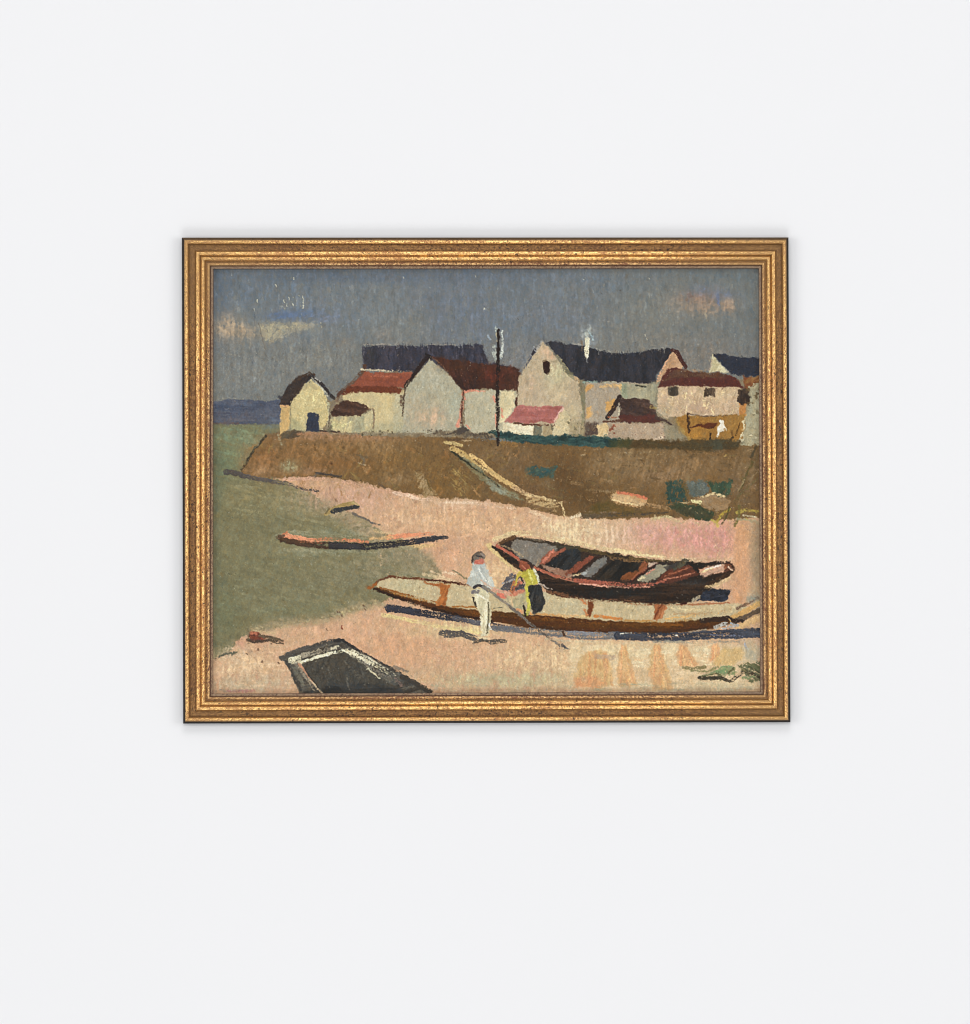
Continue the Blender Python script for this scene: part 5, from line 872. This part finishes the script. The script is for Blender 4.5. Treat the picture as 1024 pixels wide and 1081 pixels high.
    for px, py, c in (((655, 680, 661, 680, 664, 692, 668, 708, 673, 724, 652, 725, 651, 708, 653, 692), 0, (206, 162, 110)), ((690, 680, 696, 680, 700, 692, 706, 708, 711, 728, 689, 728, 685, 708, 686, 692), 0, (208, 168, 116)),
                      ((717, 680, 723, 680, 729, 689, 738, 702, 727, 704, 717, 704, 714, 692), 0, (208, 158, 112)), ((752, 681, 757, 680, 760, 688, 764, 699, 748, 699, 749, 690), 0, (208, 154, 112))):
        F(S(*px), c, (202, 148, 104), ang=80, tl=7, soft=1.4, rough=1.0, op=.68)
        x0 = px[0] + 3; x1 = max(px[0::2]) - min(px[0::2]); y1 = max(px[1::2]); m0 = min(px[0::2])
        for k in range(9):
            xe = m0 + x1 * (k + .5) / 9
            K(S(x0 + (k - 4) * .5, 682, (x0 + xe) / 2, (682 + y1) / 2, xe, y1 - rng.uniform(0, 3)), 1.3, ((222, 188, 140), (196, 134, 96), (214, 172, 118))[k % 3], dry=.4, op=.5, seed=k)
    F(S(762, 684, 784, 684, 784, 696, 770, 703, 752, 702), (206, 176, 126), (200, 168, 116), ang=80, tl=6, soft=2, op=.9)
    K(S(630, 693, 640, 694, 648, 694), 5, (170, 148, 130), dry=.5, op=.8); K(S(636, 696, 642, 712), 2, (190, 146, 110), dry=.5, op=.7); P(S(604, 700, 650, 705, 650, 726, 604, 726), (220, 180, 140), dens=.15, size=.7, ang=85, stretch=3)
    K(S(786, 680, 788, 686), 3, (150, 158, 172), dry=.4, op=.8); B(794, 690, 8, 10, (166, 160, 142), .7); K(S(798, 678, 803, 683), 4, (190, 162, 138), dry=.4, op=.7)
    # weeds, bottom right
    F(S(738, 714, 752, 708, 762, 704, 775, 703, 778, 711, 770, 714, 757, 712), (142, 146, 108), (122, 136, 98), ang=20, tl=2, tex=.1, rough=1.8, dry=.15); F(S(780, 703, 792, 700, 806, 697, 806, 718, 792, 720, 786, 712), (112, 112, 86), (92, 96, 72), ang=150, tl=3, tex=.12, rough=1.6, dry=.12)
    K(S(721, 705, 732, 706, 744, 704), 3, (150, 138, 98), dry=.35, c2=(122, 112, 80)); K(S(730, 708, 746, 709, 758, 704), 2, (128, 124, 88), dry=.45); K(S(757, 710, 766, 708), 3.4, (112, 140, 100), dry=.35); K(S(784, 716, 796, 715), 2.6, (120, 134, 98), dry=.4)
    K(S(738, 715.5, 750, 716, 759, 715, 770, 719.5, 778, 714, 786, 708, 796, 712, 806, 717), 3.4, (72, 64, 52), dry=.15, c2=(58, 54, 44)); K(S(742, 713, 756, 711, 764, 714), 1.6, (96, 96, 68), dry=.35); K(S(786, 708, 780, 703, 790, 700), 1.8, (106, 104, 74), dry=.4); K(S(768, 711, 774, 705), 1.4, (92, 88, 60), dry=.4); K(S(790, 704, 803, 710), 1.6, (78, 80, 60), dry=.35)
    P(S(720, 702, 802, 700, 802, 720, 740, 720), (104, 102, 74), dens=.12, size=.7)
    K(S(736, 722, 770, 724, 804, 721), 4, (196, 182, 148), dry=.4, op=.7)
    # greyed paint along the lower border
    for k in range(90):
        x = rng.uniform(440, 800); y = rng.uniform(721, 731); K(S(x, y, x + rng.uniform(6, 18), y + rng.uniform(-1, 1)), rng.uniform(1, 2.2), ((168, 160, 134), (186, 168, 138), (150, 148, 126))[k % 3], dry=.5, op=.5, seed=k)


def blur(f, sig):
    g = np.exp(-2 * math.pi ** 2 * ((_FX ** 2 + _FY ** 2) * sig * sig))
    return np.fft.irfft2(np.fft.rfft2(f) * g, s=(NH, NW)).astype(np.float32)


def dabs(n, big, small, op, seed, jit=0.035, reach=0.0, only=None):
    """loose touches that pick up the wet colour under the brush and drag it"""
    r = np.random.default_rng(seed)
    lum = blur(IMG.mean(2), 0.7)
    gy, gx = np.gradient(lum)
    mag = blur(np.hypot(gx, gy), 1.2)
    det = sstep((mag - 0.9) / 5.0)
    gx2, gy2 = blur(gx, 1.0), blur(gy, 1.0)
    xs = r.integers(6, NW - 6, n); ys = r.integers(6, NH - 6, n)
    u1 = r.standard_normal((n, 4)); u2 = r.random((n, 4))
    bank = np.clip((PY0 + ys / RES - 455) / 10, 0, 1) * (PY0 + ys / RES < 540)
    for k in range(n):
        x, y = int(xs[k]), int(ys[k]); d = float(det[y, x])
        if (only == 'edges' and d < .25) or (only == 'land' and PY0 + y / RES < 372):
            continue
        sx = min(NW - 3, max(2, int(x + reach * RES * u1[k, 1]))); sy = min(NH - 3, max(2, int(y + reach * RES * u1[k, 0])))
        L = (big[0] + (small[0] - big[0]) * d) * (0.6 + 0.8 * u2[k, 0]) * RES
        W = (big[1] + (small[1] - big[1]) * d) * (0.7 + 0.6 * u2[k, 1]) * RES
        if mag[y, x] > 1.6:
            a = math.atan2(gx2[y, x], -gy2[y, x]) + 0.3 * u1[k, 0]
            a = math.atan2(gy2[y, x], gx2[y, x]) + math.pi / 2 + 0.25 * u1[k, 0]
        elif bank[k] > 0.5:
            a = math.radians(60) * (1 if u2[k, 3] > .5 else -1) + 0.5 * u1[k, 0]
        else:
            a = math.pi / 2 + (0.28 if y < 340 else 0.6) * u1[k, 0]
        R_ = int(L / 2 + 2)
        j0, j1, i0, i1 = max(0, y - R_), min(NH, y + R_ + 1), max(0, x - R_), min(NW, x + R_ + 1)
        jj, ii = np.ogrid[j0 - y:j1 - y, i0 - x:i1 - x]
        ca, sa = math.cos(a), math.sin(a)
        u = ii * ca + jj * sa; v = -ii * sa + jj * ca
        bend = v + 0.02 * u1[k, 1] * u * u / max(L, 1)
        br = 0.72 + 0.28 * np.sin(bend * (2.2 + u2[k, 2]) + 6.28 * u2[k, 3])
        al = np.clip((W / 2 - np.abs(bend)) / 1.1 + 0.5, 0, 1) * np.clip((L / 2 - np.abs(u)) / (L * 0.28), 0, 1) * br * op
        c = IMG[sy - 1:sy + 2, sx - 1:sx + 2].mean((0, 1)) * (1 + jit * u1[k, 2]); h = 5 * jit / 0.035 * 0.45 * u1[k, 3]
        c = c + np.array((h, 0, -h), np.float32)
        p = IMG[j0:j1, i0:i1]; p += al[..., None] * (c - p)
        HGT[j0:j1, i0:i1] += al * (br - 0.6) * 0.14


def loosen(fine, wide):
    """break the drawn edges: every touch wanders a little"""
    global IMG, HGT
    dx = fine * noise(0, .42, .42, 80) + wide * noise(0, 1.3, 1.3, 81)
    dy = fine * noise(0, .42, .42, 82) + wide * noise(0, 1.3, 1.3, 83)
    X = np.clip((GX + dx - PX0) * RES, 0, NW - 1.01); Y = np.clip((GY + dy - PY0) * RES, 0, NH - 1.01)
    x0 = X.astype(int); y0 = Y.astype(int); fx = (X - x0)[..., None]; fy = (Y - y0)[..., None]
    IMG = ((IMG[y0, x0] * (1 - fx) + IMG[y0, x0 + 1] * fx) * (1 - fy) + (IMG[y0 + 1, x0] * (1 - fx) + IMG[y0 + 1, x0 + 1] * fx) * fy).astype(np.float32)
    HGT = HGT[y0, x0]


def finish():
    """canvas weave, fine broken grain and dark and pale flecks over everything"""
    global IMG
    dabs(9000, (9.0, 3.2), (2.4, 1.0), .6, 5, .045)
    dabs(9000, (5.0, 1.8), (2.6, 1.0), .6, 6, .05)
    loosen(.09, .28)
    dabs(14000, (2.4, 1.2), (2.6, 1.0), .6, 8, .05, 1.2, 'edges')      # edges crumble into their neighbours
    dabs(9000, (2.6, 1.0), (1.3, .7), .6, 7, .06)
    dabs(16000, (1.3, .8), (1.1, .7), .65, 9, .12, .6, 'land')        # small loaded touches, lighter and darker
    for c in range(3):                                        # crisp edges of the dried touches
        IMG[..., c] += .6 * (IMG[..., c] - blur(IMG[..., c], .75))
    sky = sstep((372 - GY) / 30)                              # the sky is thin and dragged downward, the rest is stippled
    g1 = noise(90, 1.6, .36, 70); g2 = noise(0, .30, .30, 71); g3 = noise(0, .55, .55, 72); g4 = noise(0, 2.6, 2.6, 73)
    lum = 1 + sky * (.009 * g1 + .010 * g2) + (1 - sky) * (.020 * g2 + .006 * g3 + .016 * noise(60, 1.4, .4, 76) + .012 * noise(105, 1.6, .4, 77)) + .012 * g4
    fl = noise(0, .5, .5, 74)
    IMG = IMG * lum[..., None]
    a = (sstep((fl - 2.7) / .6) * .45 * (1 - .8 * sky))[..., None]; IMG = IMG + a * (np.array((208, 200, 182), np.float32) - IMG)
    a = (sstep((-fl - 2.8) / .6) * .40)[..., None] * (1 - .7 * sky[..., None]); IMG = IMG + a * (np.array((62, 52, 46), np.float32) - IMG)
    IMG[..., 0] += 1.6 * noise(0, .6, .6, 75); IMG[..., 2] -= 1.6 * noise(0, .6, .6, 75)
    y = IMG.mean(2, keepdims=True)                       # aged varnish: a touch less chroma, a touch warmer, deeper darks
    IMG = y + (IMG - y) * .94 + ((1 - sky)[..., None] * np.array((1.5, .2, -4.5), np.float32) + sky[..., None] * np.array((0, .8, -2.5), np.float32)) * np.minimum(y / 110, 1)
    IMG = 132 + (IMG - 132) * 1.055
    return np.clip(IMG, 4, 245), HGT * 1.25 + .006 * g1 + .008 * g2
# @@END

paint_sky()
paint_land()
paint_houses()
paint_boats()
PIG, REL = finish()

CANVAS_Z = 3.6                # millimetres off the wall
RELIEF = 1.3                  # millimetres of impasto per unit of height
cx, cy = GX.astype(np.float64), GY.astype(np.float64)
co = np.empty((NH * NW, 3), np.float32)
co[:, 0] = ((cx - 512.0) / 1000.0 - BASE[0]).ravel()
co[:, 1] = (-(CANVAS_Z + RELIEF * REL) / 1000.0 - BASE[1]).ravel()
co[:, 2] = ((540.5 - cy) / 1000.0 - BASE[2]).ravel()
idx = np.arange(NH * NW, dtype=np.int32).reshape(NH, NW)
quads = np.stack((idx[:-1, :-1], idx[1:, :-1], idx[1:, 1:], idx[:-1, 1:]), -1).reshape(-1, 4)
# turned-over sides of the canvas
rim = np.concatenate((idx[0, :-1], idx[:-1, -1], idx[-1, :0:-1], idx[:0:-1, 0]))
back = co[rim].copy(); back[:, 1] = -0.001 - BASE[1]
bi = np.arange(len(rim), dtype=np.int32) + NH * NW
skirt = np.stack((rim, np.roll(rim, -1), np.roll(bi, -1), bi), -1)
allco = np.concatenate((co, back)); allq = np.concatenate((quads, skirt)).astype(np.int32)
me = bpy.data.meshes.new('canvas')
me.vertices.add(len(allco)); me.vertices.foreach_set('co', allco.ravel())
me.loops.add(allq.size); me.loops.foreach_set('vertex_index', allq.ravel())
me.polygons.add(len(allq)); me.polygons.foreach_set('loop_start', np.arange(0, allq.size, 4, dtype=np.int32))
me.polygons.foreach_set('use_smooth', np.ones(len(allq), bool))
me.update(calc_edges=True)
alb = np.clip(lin(PIG) / LIGHT_LEVEL, 0.002, 0.85).reshape(-1, 3)
rgba = np.ones((len(allco), 4), np.float32); rgba[:NH * NW, :3] = alb; rgba[NH * NW:, :3] = (0.5, 0.45, 0.36)
at = me.color_attributes.new('pigment', 'FLOAT_COLOR', 'POINT')
at.data.foreach_set('color', rgba.ravel())
me.materials.append(canvas_material())
canvas = bpy.data.objects.new('canvas', me)
COL.objects.link(canvas)
canvas.parent = painting
canvas['label'] = 'oil painting of two men and boats on a pink shore below white houses'
